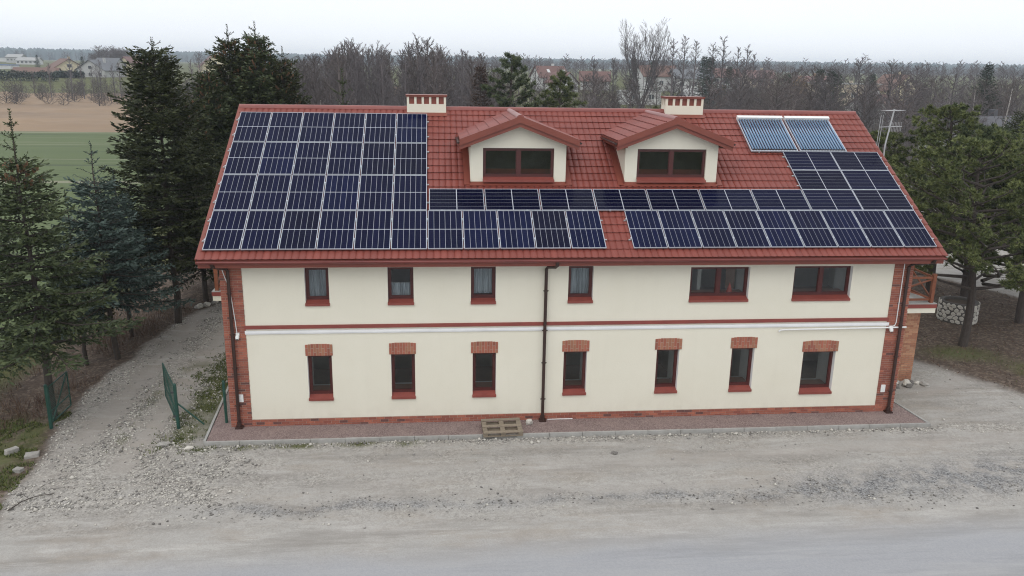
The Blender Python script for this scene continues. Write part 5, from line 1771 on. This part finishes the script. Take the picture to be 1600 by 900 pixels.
def bare_meshes(seed, Hh, spread=0.32, clear=0.35, nl1=20, nl2=6, nl3=7, upright=0.6, fork=False, tw=0.012, mat_='bark_bare', trunk_mat=None):
    rg = np.random.default_rng(seed)
    tr, cr = MB(), MB()
    kx, ky = rg.normal(0, 0.25, 2), rg.normal(0, 0.25, 2)
    def tp(u):
        return Vector((kx[0] * math.sin(2.2 * u) * u + kx[1] * 0.3 * math.sin(6 * u), ky[0] * math.sin(2.0 * u) * u + ky[1] * .3 * math.sin(5 * u), Hh * u))
    r0 = 0.011 * Hh + 0.02
    tr.tube([tp(k / 8 * 0.97) for k in range(9)], [r0 * (1 - 0.105 * k) + 0.012 for k in range(9)], 6, cap=False)
    def rv(s_):
        return Vector(rg.normal(0, s_, 3))
    for i in range(nl1):
        u = clear + (0.97 - clear) * ((i + rg.uniform(0, 1)) / nl1) ** 0.9
        L = Hh * spread * (1.08 - u) ** 0.55 * rg.uniform(0.65, 1.2)
        a = i * 2.4 + rg.normal(0, 0.4)
        d = Vector((math.cos(a), math.sin(a), 0)) * (1 - upright * 0.6) + Vector((0, 0, upright * rg.uniform(0.6, 1.25)))
        d.normalize()
        b_ = tp(u)
        c1 = b_ + d * L * 0.5 + rv(0.05 * L)
        c2 = b_ + d * L + Vector((0, 0, L * 0.22)) + rv(0.05 * L)
        cr.tube([b_, c1, c2], [tw + 0.011 * L + 0.01, tw + 0.006 * L, tw * 0.8], 4, cap=False)
        for j in range(nl2):
            t_ = 0.22 + 0.78 * (j + rg.uniform(0, 1)) / nl2
            q = b_.lerp(c1, t_ * 2) if t_ < 0.5 else c1.lerp(c2, t_ * 2 - 1)
            e = d * 0.75 + rv(0.5) + Vector((0, 0, 0.3 * upright))
            e.normalize()
            l2 = L * rg.uniform(0.28, 0.55) * (1.25 - t_ * 0.6)
            q2 = q + e * l2
            cr.tube([q, q2], [tw, tw * 0.6], 3, cap=False)
            for k in range(nl3):
                s_ = 0.15 + 0.85 * (k + rg.uniform(0, 1)) / nl3
                w0 = q.lerp(q2, s_)
                g = e * 0.7 + rv(0.55) + Vector((0, 0, 0.25))
                g.normalize()
                w1 = w0 + g * l2 * rg.uniform(0.3, 0.65)
                sd = g.cross(Vector(rg.normal(0, 1, 3))).normalized() * tw * 0.55
                cr.add([w0 - sd, w0 + sd, w1], [(0, 1, 2)])
                if nl3 > 8:
                    for _ in range(2):
                        x0_ = w0.lerp(w1, rg.uniform(0.3, 0.9))
                        g2 = g + rv(0.5)
                        g2.normalize()
                        cr.add([x0_ - sd * .7, x0_ + sd * .7, x0_ + g2 * l2 * 0.25], [(0, 1, 2)])
    return tr.mesh('trunk', trunk_mat or mat_), cr.mesh('crown', mat_)
bare = [bare_meshes(40 + i, 11, 0.17, 0.28, 28, 7, 9, 0.72, tw=0.017, mat_=['bark_bare', 'bark_bare2'][i % 2]) for i in range(6)]
bush = [bare_meshes(60 + i, 8, 0.33, 0.10, 32, 8, 9, 0.52, tw=0.017, mat_=['bark_bare2', 'bark_bare'][i % 2]) for i in range(4)]
tall = [bare_meshes(70 + i, 16, 0.13, 0.40, 26, 8, 10, 0.62, tw=0.024, mat_='bark_bare') for i in range(3)]
rt_ = random.Random(17)
def tgroup(kinds, pts, label, group, name='bare_tree', hs=None, jit=0.18):
    for i, (x, y, h) in enumerate(pts):
        me, h0 = kinds[rt_.randrange(len(kinds))]
        s_ = h / h0
        plant(name, me, (x, y, gz(x, y)), label, 'tree', group, rt_.uniform(0, 6.28), (s_ * rt_.uniform(0.9, 1.25), s_ * rt_.uniform(0.9, 1.25), s_))
def screen_x(px, Y):
    """world X of the sight line that meets picture column px (1600 wide) at depth Y, horizon height"""
    k = (px - 800) / 1275.868
    d = fw + rt * k + up * (340 / 1275.868)
    return CAM.x + (Y - CAM.y) * d.x / d.y
pts = []
prof = [(270, 8.5), (330, 9.5), (440, 11.0), (480, 11.6), (520, 12.0), (560, 13.6), (590, 12.0), (640, 12.8), (665, 13.2), (700, 12.0), (740, 11.8), (775, 10.8)]
def prof_h(p):
    return float(np.interp(p, [q[0] for q in prof], [q[1] for q in prof]))
for i in range(215):
    p = rt_.uniform(285, 775)
    Y = rt_.uniform(48, 105)
    h = 10.8 + (prof_h(p) - 10.8) * (Y + 23) / 85
    pts.append((screen_x(p, Y), Y, h * rt_.uniform(0.78, 1.04)))
tgroup([(b_, 11) for b_ in bare], pts, 'slender leafless tree in the dense grey wood behind the house', 'leafless trees of the wood behind the house')
pts = []
for i in range(75):
    p = rt_.uniform(1130, 1620)
    Y = rt_.uniform(60, 120)
    top = float(np.interp(p, [1130, 1200, 1300, 1400, 1470, 1620], [10.2, 11.2, 10.6, 10.2, 10.9, 10.4]))
    pts.append((screen_x(p, Y), Y, top * rt_.uniform(0.65, 1.05)))
tgroup([(b_, 8) for b_ in bush], pts, 'bushy leafless tree in the grey thicket behind the right half of the roof', 'bushy leafless trees behind the right roof')
pts = []
for i in range(34):
    p = rt_.uniform(770, 1140)
    Y = rt_.uniform(55, 130)
    pts.append((screen_x(p, Y), Y, rt_.uniform(6.0, 9.6)))
tgroup([(b_, 8) for b_ in bush], pts, 'low leafless tree between the dense pines and the right chimney', 'low leafless trees behind the middle of the roof')
# single tall trees right of the middle
def fan_tree(seed, Hh, half, mat_):
    rg = np.random.default_rng(seed)
    tr, cr = MB(), MB()
    fork = Hh * 0.24
    tr.tube([(0, 0, -0.2), (0.05, 0, fork * 0.6), (0, 0.05, fork)], [0.42, 0.34, 0.30], 8, cap=False)
    def limb(b_, d, L, r_, depth):
        p1 = b_ + d * L * 0.5 + Vector(rg.normal(0, 0.035 * L, 3))
        d2 = (d + Vector((0, 0, 0.22)) + Vector(rg.normal(0, 0.08, 3))).normalized()
        p2 = p1 + d2 * L * 0.5
        (tr if depth < 2 else cr).tube([b_, p1, p2], [r_, r_ * 0.7, r_ * 0.4], 5 if depth < 2 else 3, cap=False)
        if depth == 4:
            return
        n = (5, 5, 5, 6)[depth]
        for k in range(n):
            t_ = 0.28 + 0.72 * (k + rg.uniform(0, 1)) / n
            q = b_.lerp(p1, t_ * 2) if t_ < 0.5 else p1.lerp(p2, t_ * 2 - 1)
            e = (d2 + Vector(rg.normal(0, 0.34, 3)) + Vector((0, 0, 0.12))).normalized()
            limb(q, e, L * rg.uniform(0.34, 0.55) * (1.2 - 0.35 * t_), max(r_ * 0.40, 0.012), depth + 1)
    n = 11
    for i in range(n):
        a = i * 2.4
        sp = half * (0.25 + 0.75 * (i % 4) / 3)
        tgt = Vector((math.cos(a) * sp, math.sin(a) * sp, Hh * (0.99 - 0.16 * (sp / half) ** 2)))
        b_ = Vector((0, 0, fork * (0.8 + 0.35 * rg.uniform())))
        v = tgt - b_
        limb(b_, (v.normalized() - Vector((0, 0, 0.12))).normalized(), v.length * 0.86, 0.12, 0)
    return tr.mesh('trunk', mat_), cr.mesh('crown', mat_)
bigt = fan_tree(90, 15.4, 7.2, 'bark_bare')
plant('bare_tree', bigt, (screen_x(1005, 118), 118, 0), 'largest leafless tree with a wide fan crown, left of the right chimney', scale=1.0)
for p, Y, top, lab in ((930, 100, 92, 'leafless tree with crooked limbs left of the widest fan crowned tree'), (960, 105, 88, 'leafless tree leaning towards the widest fan crowned tree from the left'), (1052, 112, 60, 'tall slim leafless tree just right of the widest fan crowned tree'), (1068, 120, 55, 'tall leafless tree above the right chimney'), (1085, 116, 62, 'tall leafless tree just right of the right chimney'), (1113, 122, 68, 'thin leafless tree right of the chimney with a high narrow crown'),
                       (1128, 118, 58, 'tallest of the thin leafless trees above the left end of the tube collectors'), (1150, 125, 72, 'thin pale leafless tree above the tube collectors'), (1163, 118, 70, 'slim leafless tree above the middle of the tube collectors'), (1178, 120, 82, 'leafless tree with a bushy round top above the tube collectors'), (1345, 110, 92, 'leafless tree rising above the far forest left of the antenna'), (1400, 90, 100, 'dark branching leafless tree above the antenna'), (1440, 90, 103, 'spreading leafless tree right of the antenna')):
    hz_ = 102.1 + (p - 800) * 0.0164
    h = 10.8 + (hz_ - top) * (Y + 23.6) / 1275
    x = screen_x(p, Y)
    me, h0 = (tall[rt_.randrange(3)], 16) if p < 1300 else (bush[rt_.randrange(4)], 8)
    s_ = (h - float(hill(x, Y))) / h0
    plant('bare_tree', me, (x, Y, gz(x, Y)), lab, 'tree', 'single leafless trees above the right roof', rt_.uniform(0, 6), (s_ * 1.1, s_ * 1.1, s_))
bir = bare_meshes(95, 11, 0.22, 0.35, 20, 5, 6, 0.8, tw=0.02, mat_='bark_bare2', trunk_mat='bark_birch')
for p, Y, h, lab in ((1535, 62, 9.3, 'white stemmed birch left of the pointed spruce at the right'), (1580, 62, 9.8, 'white stemmed birch at the far right above the dark roof'), (1240, 52, 8.0, 'pale stemmed leaning birch behind the tube collectors'), (498, 47, 8.0, 'white stemmed birch in front of the grey wood')):
    plant('birch_tree', bir, (screen_x(p, Y), Y, 0), lab, 'tree', 'white stemmed birches', rt_.uniform(0, 6), h / 11)
# trees standing in the reeds on the left
for p, Y, h, lab in ((30, 215, 5, 'faint leafless tree at the left edge of the reeds'), (50, 212, 7, 'leafless tree in the reeds left of the two cut stems'), (76, 205, 9.5, 'leafless tree with a broken limb in the left part of the reeds'), (108, 207, 11.5, 'tallest leafless tree in the reeds below the gabled cream house'), (127, 200, 9.8, 'leafless tree in the reeds below the left end of the slate house'), (142, 207, 9.0, 'leaning leafless tree in the reeds below the slate house'), (150, 209, 9.5, 'first of two close leafless trees in the reeds under the slate house'), (154, 210, 10.5, 'second of two close leafless trees in the reeds under the slate house'),
                     (164, 195, 7, 'low leafless tree at the front of the reeds'), (175, 200, 9.5, 'leafless tree in the reeds left of the tall fir'), (186, 203, 10.0, 'leafless tree in the reeds next to the tall fir'), (300, 190, 11, 'leafless tree between the tall fir and the spruce clump'), (312, 200, 13, 'taller leafless tree between the tall fir and the spruce clump')):
    x = screen_x(p, Y)
    me = bare[rt_.randrange(6)]
    plant('bare_tree', me, (x, Y, gz(x, Y)), lab, 'tree', 'leafless trees in the reeds', rt_.uniform(0, 6), (h / 11 * 1.2, h / 11 * 1.2, h / 11))
pts = []
for i in range(44):
    p = rt_.uniform(138, 214)
    Y = rt_.uniform(330, 380)
    pts.append((screen_x(p, Y), Y, rt_.uniform(8.5, 11.5) * (1 if 150 < p < 205 else 0.75)))
tgroup([(b_, 8) for b_ in bush], pts, 'leafless tree in the rounded copse behind the slate roofed house', 'leafless trees of the copse on the hill')
# conifers and willow among the far right houses
far_c = [spruce_meshes(110, 9, 2.2, 0.4, 'n_far', dense=0.4, leader=0.4, top_thin=0.7)]
for p, Y, top, lab in ((990, 190, 90, 'dark conifer at the foot of the widest fan crowned tree'), (1020, 190, 94, 'dark conifer among the white houses left of the right chimney'), (1100, 165, 88, 'dark spruce behind the tall thin trees, left of a pair'), (1110, 160, 86, 'dark spruce behind the tall thin trees, right of a pair'), (1140, 150, 103, 'dark green conifer above the left tube collector'), (1282, 105, 104, 'dark conifer in the thicket above the right tube collector'), (1300, 108, 107, 'dark bushy conifer beside the one above the right tube collector'), (1232, 110, 112, 'low dark conifer in the thicket above the gap between the tube collectors'), (1310, 100, 112, 'dark conifer above the right end of the ridge'), (1365, 130, 113, 'small dark conifer behind the antenna'), (130, 330, 88, 'small dark conifer left of the slate roofed house'), (60, 420, 86, 'small dark conifer on the far left skyline')):
    hz_ = 102.1 + (p - 800) * 0.0164
    x = screen_x(p, Y)
    h = 10.8 + (hz_ - top) * (Y + 23.6) / 1275 - float(hill(x, Y))
    plant('spruce_tree', far_c[0], (x, Y, gz(x, Y)), lab, 'tree', 'far dark conifers', rt_.uniform(0, 6), h / 9)
wl_ = bare_meshes(111, 8, 0.34, 0.15, 30, 8, 9, 0.6, tw=0.03, mat_='n_willow')
x = screen_x(1250, 150)
plant('willow_tree', wl_, (x, 150, gz(x, 150)), 'yellowish willow crown above the tube collectors', scale=(1.5, 1.5, 1.05))

# brush under the wood: nobody could count it
n = 60000
pxs = np.where(rng.uniform(0, 1, n) < 0.55, rng.uniform(270, 790, n), rng.uniform(760, 1640, n))
Yb = rng.uniform(42, 135, n)
k = (pxs - 800) / 1275.868
dxy = (fw.x + rt.x * k + up.x * 0.2665) / (fw.y + rt.y * k + up.y * 0.2665)
Xb = CAM.x + (Yb - CAM.y) * dxy
M['thicket'] = leafmat('thicket_twigs', (0.115, 0.10, 0.10), (0.205, 0.18, 0.178))
blades('thicket', Xb, Yb, np.where(pxs < 785, 6.6, 3.2), 0.055, 0.16, 'thicket', 'tangled grey brown undergrowth of the wood behind the house', z=hill(Xb, Yb))

# ------------------------------------------------------------------ far houses
for nm, c1 in (('w_cream', (0.62, 0.55, 0.38)), ('w_white', (0.55, 0.55, 0.54)), ('w_grey', (0.42, 0.42, 0.41)), ('w_beige', (0.55, 0.47, 0.36)), ('r_brown', (0.15, 0.085, 0.065)), ('r_slate', (0.13, 0.135, 0.145)), ('r_red', (0.14, 0.072, 0.06)), ('r_rose', (0.16, 0.088, 0.08)), ('r_dark', (0.085, 0.085, 0.095)), ('r_grey', (0.34, 0.34, 0.33)), ('win_dark', (0.05, 0.055, 0.06)), ('w_blue', (0.05, 0.12, 0.35)), ('w_orange', (0.30, 0.19, 0.11))):
    M[nm] = mat('far_' + nm, c1, sc(c1, 0.88), 0.75, 1.5)
def far_house(p, Y, w_, d_, hw, hr, yaw, wall, roof_, label, gable=True, z=None, nwin=3, chim=True, skylight=False):
    x = screen_x(p, Y)
    zz_ = gz(x, Y) - 0.1 if z is None else z
    t_ = thing('house', (x, Y, zz_), label, 'house', 'far houses', R(yaw))
    L = lambda mb, nm, mt_: mb.build(nm, mt_, t_, off=(0, 0, 0))
    mb = MB().box(-w_ / 2, w_ / 2, -d_ / 2, d_ / 2, -1.0, hw)
    if hr > 0:
        for yy in (-d_ / 2, d_ / 2 - 0.2) if not gable else ():
            pass
        if gable:     # ridge runs front to back, gable faces the viewer
            mb.hexa(((-w_ / 2, -d_ / 2, hw), (w_ / 2, -d_ / 2, hw), (w_ / 2, d_ / 2, hw), (-w_ / 2, d_ / 2, hw)), ((-0.02, -d_ / 2, hw + hr), (0.02, -d_ / 2, hw + hr), (0.02, d_ / 2, hw + hr), (-0.02, d_ / 2, hw + hr)))
        else:
            mb.hexa(((-w_ / 2, -d_ / 2, hw), (w_ / 2, -d_ / 2, hw), (w_ / 2, d_ / 2, hw), (-w_ / 2, d_ / 2, hw)), ((-w_ / 2, -0.02, hw + hr), (w_ / 2, -0.02, hw + hr), (w_ / 2, 0.02, hw + hr), (-w_ / 2, 0.02, hw + hr)))
    L(mb, 'wall', wall)
    rf = MB()
    if hr > 0:
        o_, th_ = 0.5, 0.18
        if gable:
            for sgn in (-1, 1):
                e = (sgn * (w_ / 2 + o_), hw - o_ * hr / (w_ / 2))
                a = [(e[0], -d_ / 2 - o_, e[1] + 0.03), (0, -d_ / 2 - o_, hw + hr + 0.03), (0, d_ / 2 + o_, hw + hr + 0.03), (e[0], d_ / 2 + o_, e[1] + 0.03)]
                rf.hexa(a, [(q[0], q[1], q[2] + th_) for q in a])
        else:
            for sgn in (-1, 1):
                e = (sgn * (d_ / 2 + o_), hw - o_ * hr / (d_ / 2))
                a = [(-w_ / 2 - o_, e[0], e[1] + 0.03), (w_ / 2 + o_, e[0], e[1] + 0.03), (w_ / 2 + o_, 0, hw + hr + 0.03), (-w_ / 2 - o_, 0, hw + hr + 0.03)]
                rf.hexa(a, [(q[0], q[1], q[2] + th_) for q in a])
    else:
        rf.box(-w_ / 2 - 0.2, w_ / 2 + 0.2, -d_ / 2 - 0.2, d_ / 2 + 0.2, hw, hw + 0.3)
    ro = L(rf, 'roof', roof_)
    if chim:
        MB().box(w_ * 0.12, w_ * 0.12 + 0.7, 0.3, 1.0, hw + hr * 0.5, hw + hr + 0.9).build('chimney', wall if roof_ != 'r_dark' else 'r_dark', ro, off=(0, 0, 0))
    if skylight and not gable:
        yk, tz = -d_ / 4, hr / (d_ / 2)
        zk = hw + hr - d_ / 4 * tz + 0.24
        MB().hexa(((-1.5, yk - .6, zk - .6 * tz), (-0.6, yk - .6, zk - .6 * tz), (-0.6, yk + .6, zk + .6 * tz), (-1.5, yk + .6, zk + .6 * tz)), ((-1.5, yk - .6, zk - .6 * tz + .05), (-0.6, yk - .6, zk - .6 * tz + .05), (-0.6, yk + .6, zk + .6 * tz + .05), (-1.5, yk + .6, zk + .6 * tz + .05))).build('skylight', 'w_white', ro, off=(0, 0, 0))
    for i in range(nwin):
        xw = -w_ / 2 + w_ * (i + 0.5) / nwin
        f = L(MB().box(xw - 0.75, xw + 0.75, -d_ / 2 - 0.05, -d_ / 2 + 0.05, hw * 0.38, hw * 0.38 + 1.4), 'window', 'w_white')
        MB().box(xw - 0.63, xw - 0.05, -d_ / 2 - 0.07, -d_ / 2 - 0.051, hw * 0.38 + 0.12, hw * 0.38 + 1.28).box(xw + 0.05, xw + 0.63, -d_ / 2 - 0.07, -d_ / 2 - 0.051, hw * 0.38 + 0.12, hw * 0.38 + 1.28).build('pane', 'win_dark', f, off=(0, 0, 0))
    if gable and hr > 2:
        f = L(MB().box(-0.8, 0.8, -d_ / 2 - 0.05, -d_ / 2 + 0.05, hw + 0.3, hw + 1.6), 'window', 'w_white')
        MB().box(-0.68, 0.68, -d_ / 2 - 0.07, -d_ / 2 - 0.051, hw + 0.42, hw + 1.48).build('pane', 'win_dark', f, off=(0, 0, 0))
    return t_
far_house(58, 292, 14, 9, 2.6, 2.0, 8, 'w_white', 'r_brown', 'low far house with a wide brown hipped looking roof on the left hill', gable=False, nwin=4, chim=False, z=2.6)
far_house(103, 303, 11, 10, 3.0, 3.3, 38, 'w_cream', 'r_brown', 'cream far house with a brown gabled roof on the left hill')
far_house(156, 300, 12, 10, 3.4, 3.5, -18, 'w_grey', 'r_slate', 'grey far house with a slate gabled roof on the left hill', z=3.3)
far_house(172, 306, 9, 8, 3.4, 3.4, -18, 'w_grey', 'r_slate', 'slate roofed wing behind the grey house on the left hill', gable=False, chim=False, skylight=True)
far_house(196, 318, 9, 9, 3.2, 3.0, 10, 'w_white', 'r_slate', 'white far house with a grey roof half hidden by the tall fir', gable=False, chim=False)
far_house(210, 312, 8, 9, 4.0, 3.4, -25, 'w_cream', 'r_rose', 'far house with a pinkish red roof behind the tall fir')
far_house(334, 300, 10, 9, 4.5, 4.0, 20, 'w_cream', 'r_rose', 'far house with a pinkish roof between the spruces')
far_house(10, 700, 22, 12, 3.0, 0, 0, 'w_white', 'r_grey', 'long white flat roofed hall on the far left skyline', nwin=0, chim=False)
far_house(5, 430, 12, 9, 2.0, 0, 0, 'w_white', 'w_blue', 'white shed with a blue band at the left picture edge', nwin=0, chim=False)
far_house(48, 560, 13, 9, 2.8, 1.8, 0, 'w_white', 'r_grey', 'white far building right of the long hall on the left skyline', gable=False, nwin=5, chim=False)
far_house(28, 620, 10, 9, 4.2, 1.8, 0, 'w_grey', 'r_grey', 'pale grey far block between the white halls on the left skyline', gable=False, nwin=4, chim=False)
far_house(858, 235, 9, 8, 3.8, 3.0, 15, 'w_white', 'r_red', 'red roofed far house above the gap between the dormers', gable=False, skylight=True)
far_house(878, 228, 7, 7, 3.4, 2.8, 30, 'w_white', 'r_rose', 'far house with a reddish gable right of the dense pines')
far_house(930, 240, 9, 8, 2.8, 2.6, -10, 'w_white', 'r_red', 'red roofed far house left of the widest fan crowned tree', gable=False)
far_house(1025, 240, 12, 9, 4.5, 3.0, 10, 'w_white', 'r_brown', 'white far house with brown roof right of the widest fan crowned tree', gable=False)
far_house(1080, 235, 12, 9, 4.0, 2.6, 0, 'w_white', 'r_slate', 'white far house behind the right chimney', gable=False)
far_house(1000, 190, 10, 7, 3.0, 0, 0, 'w_white', 'r_grey', 'white garage block among trees left of the right chimney', nwin=2, chim=False)
far_house(1105, 180, 12, 8, 3.0, 2.0, -5, 'w_beige', 'r_grey', 'beige low house with a grey roof right of the right chimney', gable=False)
far_house(1127, 170, 6, 7, 3.2, 2.0, -10, 'w_orange', 'r_red', 'small orange walled house right of the right chimney')
far_house(1130, 260, 10, 8, 3.2, 2.6, 0, 'w_white', 'r_red', 'red roofed far house behind the tall thin trees', gable=False)
far_house(1185, 265, 10, 8, 3.0, 2.4, 6, 'w_beige', 'r_rose', 'rose roofed far house above the tube collectors', gable=False)
far_house(1268, 215, 10, 8, 4.8, 1.5, 5, 'w_orange', 'r_rose', 'orange brown far house behind the yellowish willow', gable=False)
far_house(1322, 195, 16, 10, 5.6, 0, 4, 'w_beige', 'r_grey', 'flat roofed beige block above the right end of the ridge', nwin=5)
far_house(1372, 150, 8, 8, 2.8, 2.6, 20, 'w_white', 'r_red', 'white house with a red roof above the antenna', gable=False)
far_house(1402, 190, 9, 9, 4.4, 3.8, 10, 'w_cream', 'r_brown', 'cream gabled far house right of the antenna')
far_house(1440, 140, 14, 8, 3.0, 1.8, -5, 'w_grey', 'r_brown', 'low brownish roofed shed behind the leafless trees at the right', gable=False, nwin=2, chim=False)
far_house(1558, 66, 11, 9, 3.4, 2.6, 24, 'w_grey', 'r_dark', 'house with a dark slate roof and chimney at the right edge', gable=False)
far_house(1520, 120, 12, 8, 3.4, 2.0, 0, 'w_white', 'r_grey', 'pale roofed far house left of the pointed spruce', gable=False, nwin=3)

# hedges on the left hill
def hedge(p0, p1, Y, h, label):
    x0, x1 = screen_x(p0, Y), screen_x(p1, Y)
    n = 2600
    X = rng.uniform(x0, x1, n)
    Yh = Y + rng.uniform(-1.2, 1.2, n)
    zz_ = hill(X, Yh) + rng.uniform(0, 1, n) ** 0.7 * h * (0.8 + 0.3 * fbm(X, Yh, 0.3, 2, 3))
    p = np.stack([X, Yh, zz_], -1)
    g = rng.normal(0, 1, (n, 3))
    g /= np.linalg.norm(g, axis=1, keepdims=True)
    x, y = frames(g)
    V_, F_ = diamonds(p, g, rng.uniform(0.5, 0.9, n), np.full(n, 0.45), x)
    tag(link('hedge', np_mesh('hedge', V_, F_, 'n_far', tone=rng.uniform(0, 1, n))), label, 'hedge', 'hedges on the left hill')
hedge(-20, 88, 272, 3.2, 'dark hedge below the low brown roofed house on the left hill')
hedge(84, 130, 285, 2.4, 'dark hedge between the cream and the slate roofed houses on the left hill')

# far forest: one mass of tree tops on the horizon
def merged(name, kinds, pts, mat_, label):
    Vs, Fs, o = [], [], 0
    for x, y, h in pts:
        me, h0 = kinds[rt_.randrange(len(kinds))]
        for q in me[:2]:
            if not hasattr(q, '_c') and q.name not in MC:
                q.calc_loop_triangles()
                v = np.zeros(len(q.vertices) * 3, np.float32)
                q.vertices.foreach_get('co', v)
                f = np.zeros(len(q.loop_triangles) * 3, np.int32)
                q.loop_triangles.foreach_get('vertices', f)
                MC[q.name] = (v.reshape(-1, 3), f.reshape(-1, 3))
            v, f = MC[q.name]
            a, k = rt_.uniform(0, 6.28), h / h0
            c, s_ = math.cos(a), math.sin(a)
            Vs.append(np.stack([(v[:, 0] * c - v[:, 1] * s_) * k * 1.1 + x, (v[:, 0] * s_ + v[:, 1] * c) * k * 1.1 + y, v[:, 2] * k + float(hill(x, y))], -1))
            Fs.append(f + o)
            o += len(v)
    me = np_mesh(name, np.concatenate(Vs), np.concatenate(Fs), mat_)
    return tag(link(name, me), label, None, None, 'stuff')
MC = {}
lite = [(bare_meshes(130 + i, 10, 0.22, 0.2, 22, 6, 4, 0.65, tw=0.035), 10) for i in range(3)]
pts = []
for i in range(90):
    p, Y = rt_.uniform(270, 790), rt_.uniform(105, 165)
    pts.append((screen_x(p, Y), Y, (10.8 + (prof_h(p) - 10.8) * (Y + 23) / 85) * rt_.uniform(0.8, 0.98)))
for i in range(105):
    p, Y = rt_.uniform(760, 1640), rt_.uniform(150, 330)
    if 1140 < p < 1225 and Y < 215:
        continue
    x = screen_x(p, Y)
    pts.append((x, Y, (11.0 - float(hill(x, Y))) * rt_.uniform(0.7, 1.1)))
merged('far_trees', lite, pts, 'bark_bare', 'distant mass of grey leafless trees behind the wood and around the far houses')
pts = []
for i in range(1250):
    p, Y = (rt_.uniform(-60, 1680) if i < 500 else rt_.uniform(720, 1680)), rt_.uniform(300, 1100)
    if p < 260 and Y < 700:
        continue
    pts.append((screen_x(p, Y), Y, rt_.uniform(6, 10)))
pts2 = [(screen_x(p_, Y_), Y_, rt_.uniform(2.5, 6.0)) for p_, Y_ in [(-40 + 370 * rt_.random() ** 0.6, rt_.uniform(165, 226)) for _ in range(95)]]
lite3 = [(bare_meshes(150 + i, 6, 0.42, 0.03, 24, 6, 5, 0.45, tw=0.022), 6) for i in range(3)]
merged('hillside_bushes', lite3, pts2, 'bark_bare2', 'hazy leafless bushes where the reeds meet the left hill')
lite2 = [(bare_meshes(140 + i, 10, 0.3, 0.15, 12, 5, 2, 0.5, tw=0.10), 10) for i in range(2)]
merged('distant_trees', lite2, pts, 'bark_bare', 'hazy belt of distant trees below the forest horizon')
n = 9500
th_ = rng.uniform(-0.62, 0.75, n)
rr = rng.uniform(1500, 2250, n)
X, Y = CAM.x + np.sin(th_) * rr, CAM.y + np.cos(th_) * rr
hgt = 18 * rng.uniform(0.85, 1.08, n) * (1 + 0.18 * fbm(X, Y, 0.004, 3, 40))
base = hill(X, Y)
ns = 6
ang = np.arange(ns) * 2 * np.pi / ns
rad = hgt * rng.uniform(0.32, 0.55, n)
low = np.stack([X[:, None] + rad[:, None] * np.cos(ang), Y[:, None] + rad[:, None] * np.sin(ang), np.repeat((base - 0.5)[:, None], ns, 1)], -1)
mid = np.stack([X[:, None] + 0.75 * rad[:, None] * np.cos(ang + .4), Y[:, None] + .75 * rad[:, None] * np.sin(ang + .4), (base + hgt * 0.68)[:, None] + rng.normal(0, 0.9, (n, ns))], -1)
tip = np.stack([X, Y, base + hgt], -1)[:, None]
V_ = np.concatenate([low, mid, tip], 1)
fc = [(k, (k + 1) % ns, ns + (k + 1) % ns) for k in range(ns)] + [(k, ns + (k + 1) % ns, ns + k) for k in range(ns)] + [(ns + k, ns + (k + 1) % ns, 2 * ns) for k in range(ns)]
F_ = np.array(fc)[None] + (np.arange(n) * (2 * ns + 1))[:, None, None]
M['far_wood'] = leafmat('far_forest', (0.055, 0.08, 0.088), (0.085, 0.115, 0.12))  # pale blue of the haze mixed into the tree colour, besides the volume
tag(link('far_forest', np_mesh('far_forest', V_, F_.reshape(-1, 3), 'far_wood', tone=np.repeat(rng.uniform(0, 1, n), len(fc)))), 'blue hazy forest along the horizon', None, None, 'stuff')

# haze
hz = MB().box(-2450, 2450, -130, 2450, -3, 42).mesh('haze', 'stucco')
hz.materials.clear()
hm = bpy.data.materials.new('haze_air')
hm.use_nodes = True
ht = hm.node_tree
ht.nodes.remove(ht.nodes['Principled BSDF'])
pv = ht.nodes.new('ShaderNodeVolumePrincipled')
pv.inputs['Color'].default_value = (0.80, 0.88, 0.97, 1)
pv.inputs['Density'].default_value = 0.00034
ht.links.new(pv.outputs[0], ht.nodes['Material Output'].inputs['Volume'])
hz.materials.append(hm)
tag(link('haze', hz), 'pale haze in the air towards the horizon', None, None, 'stuff')
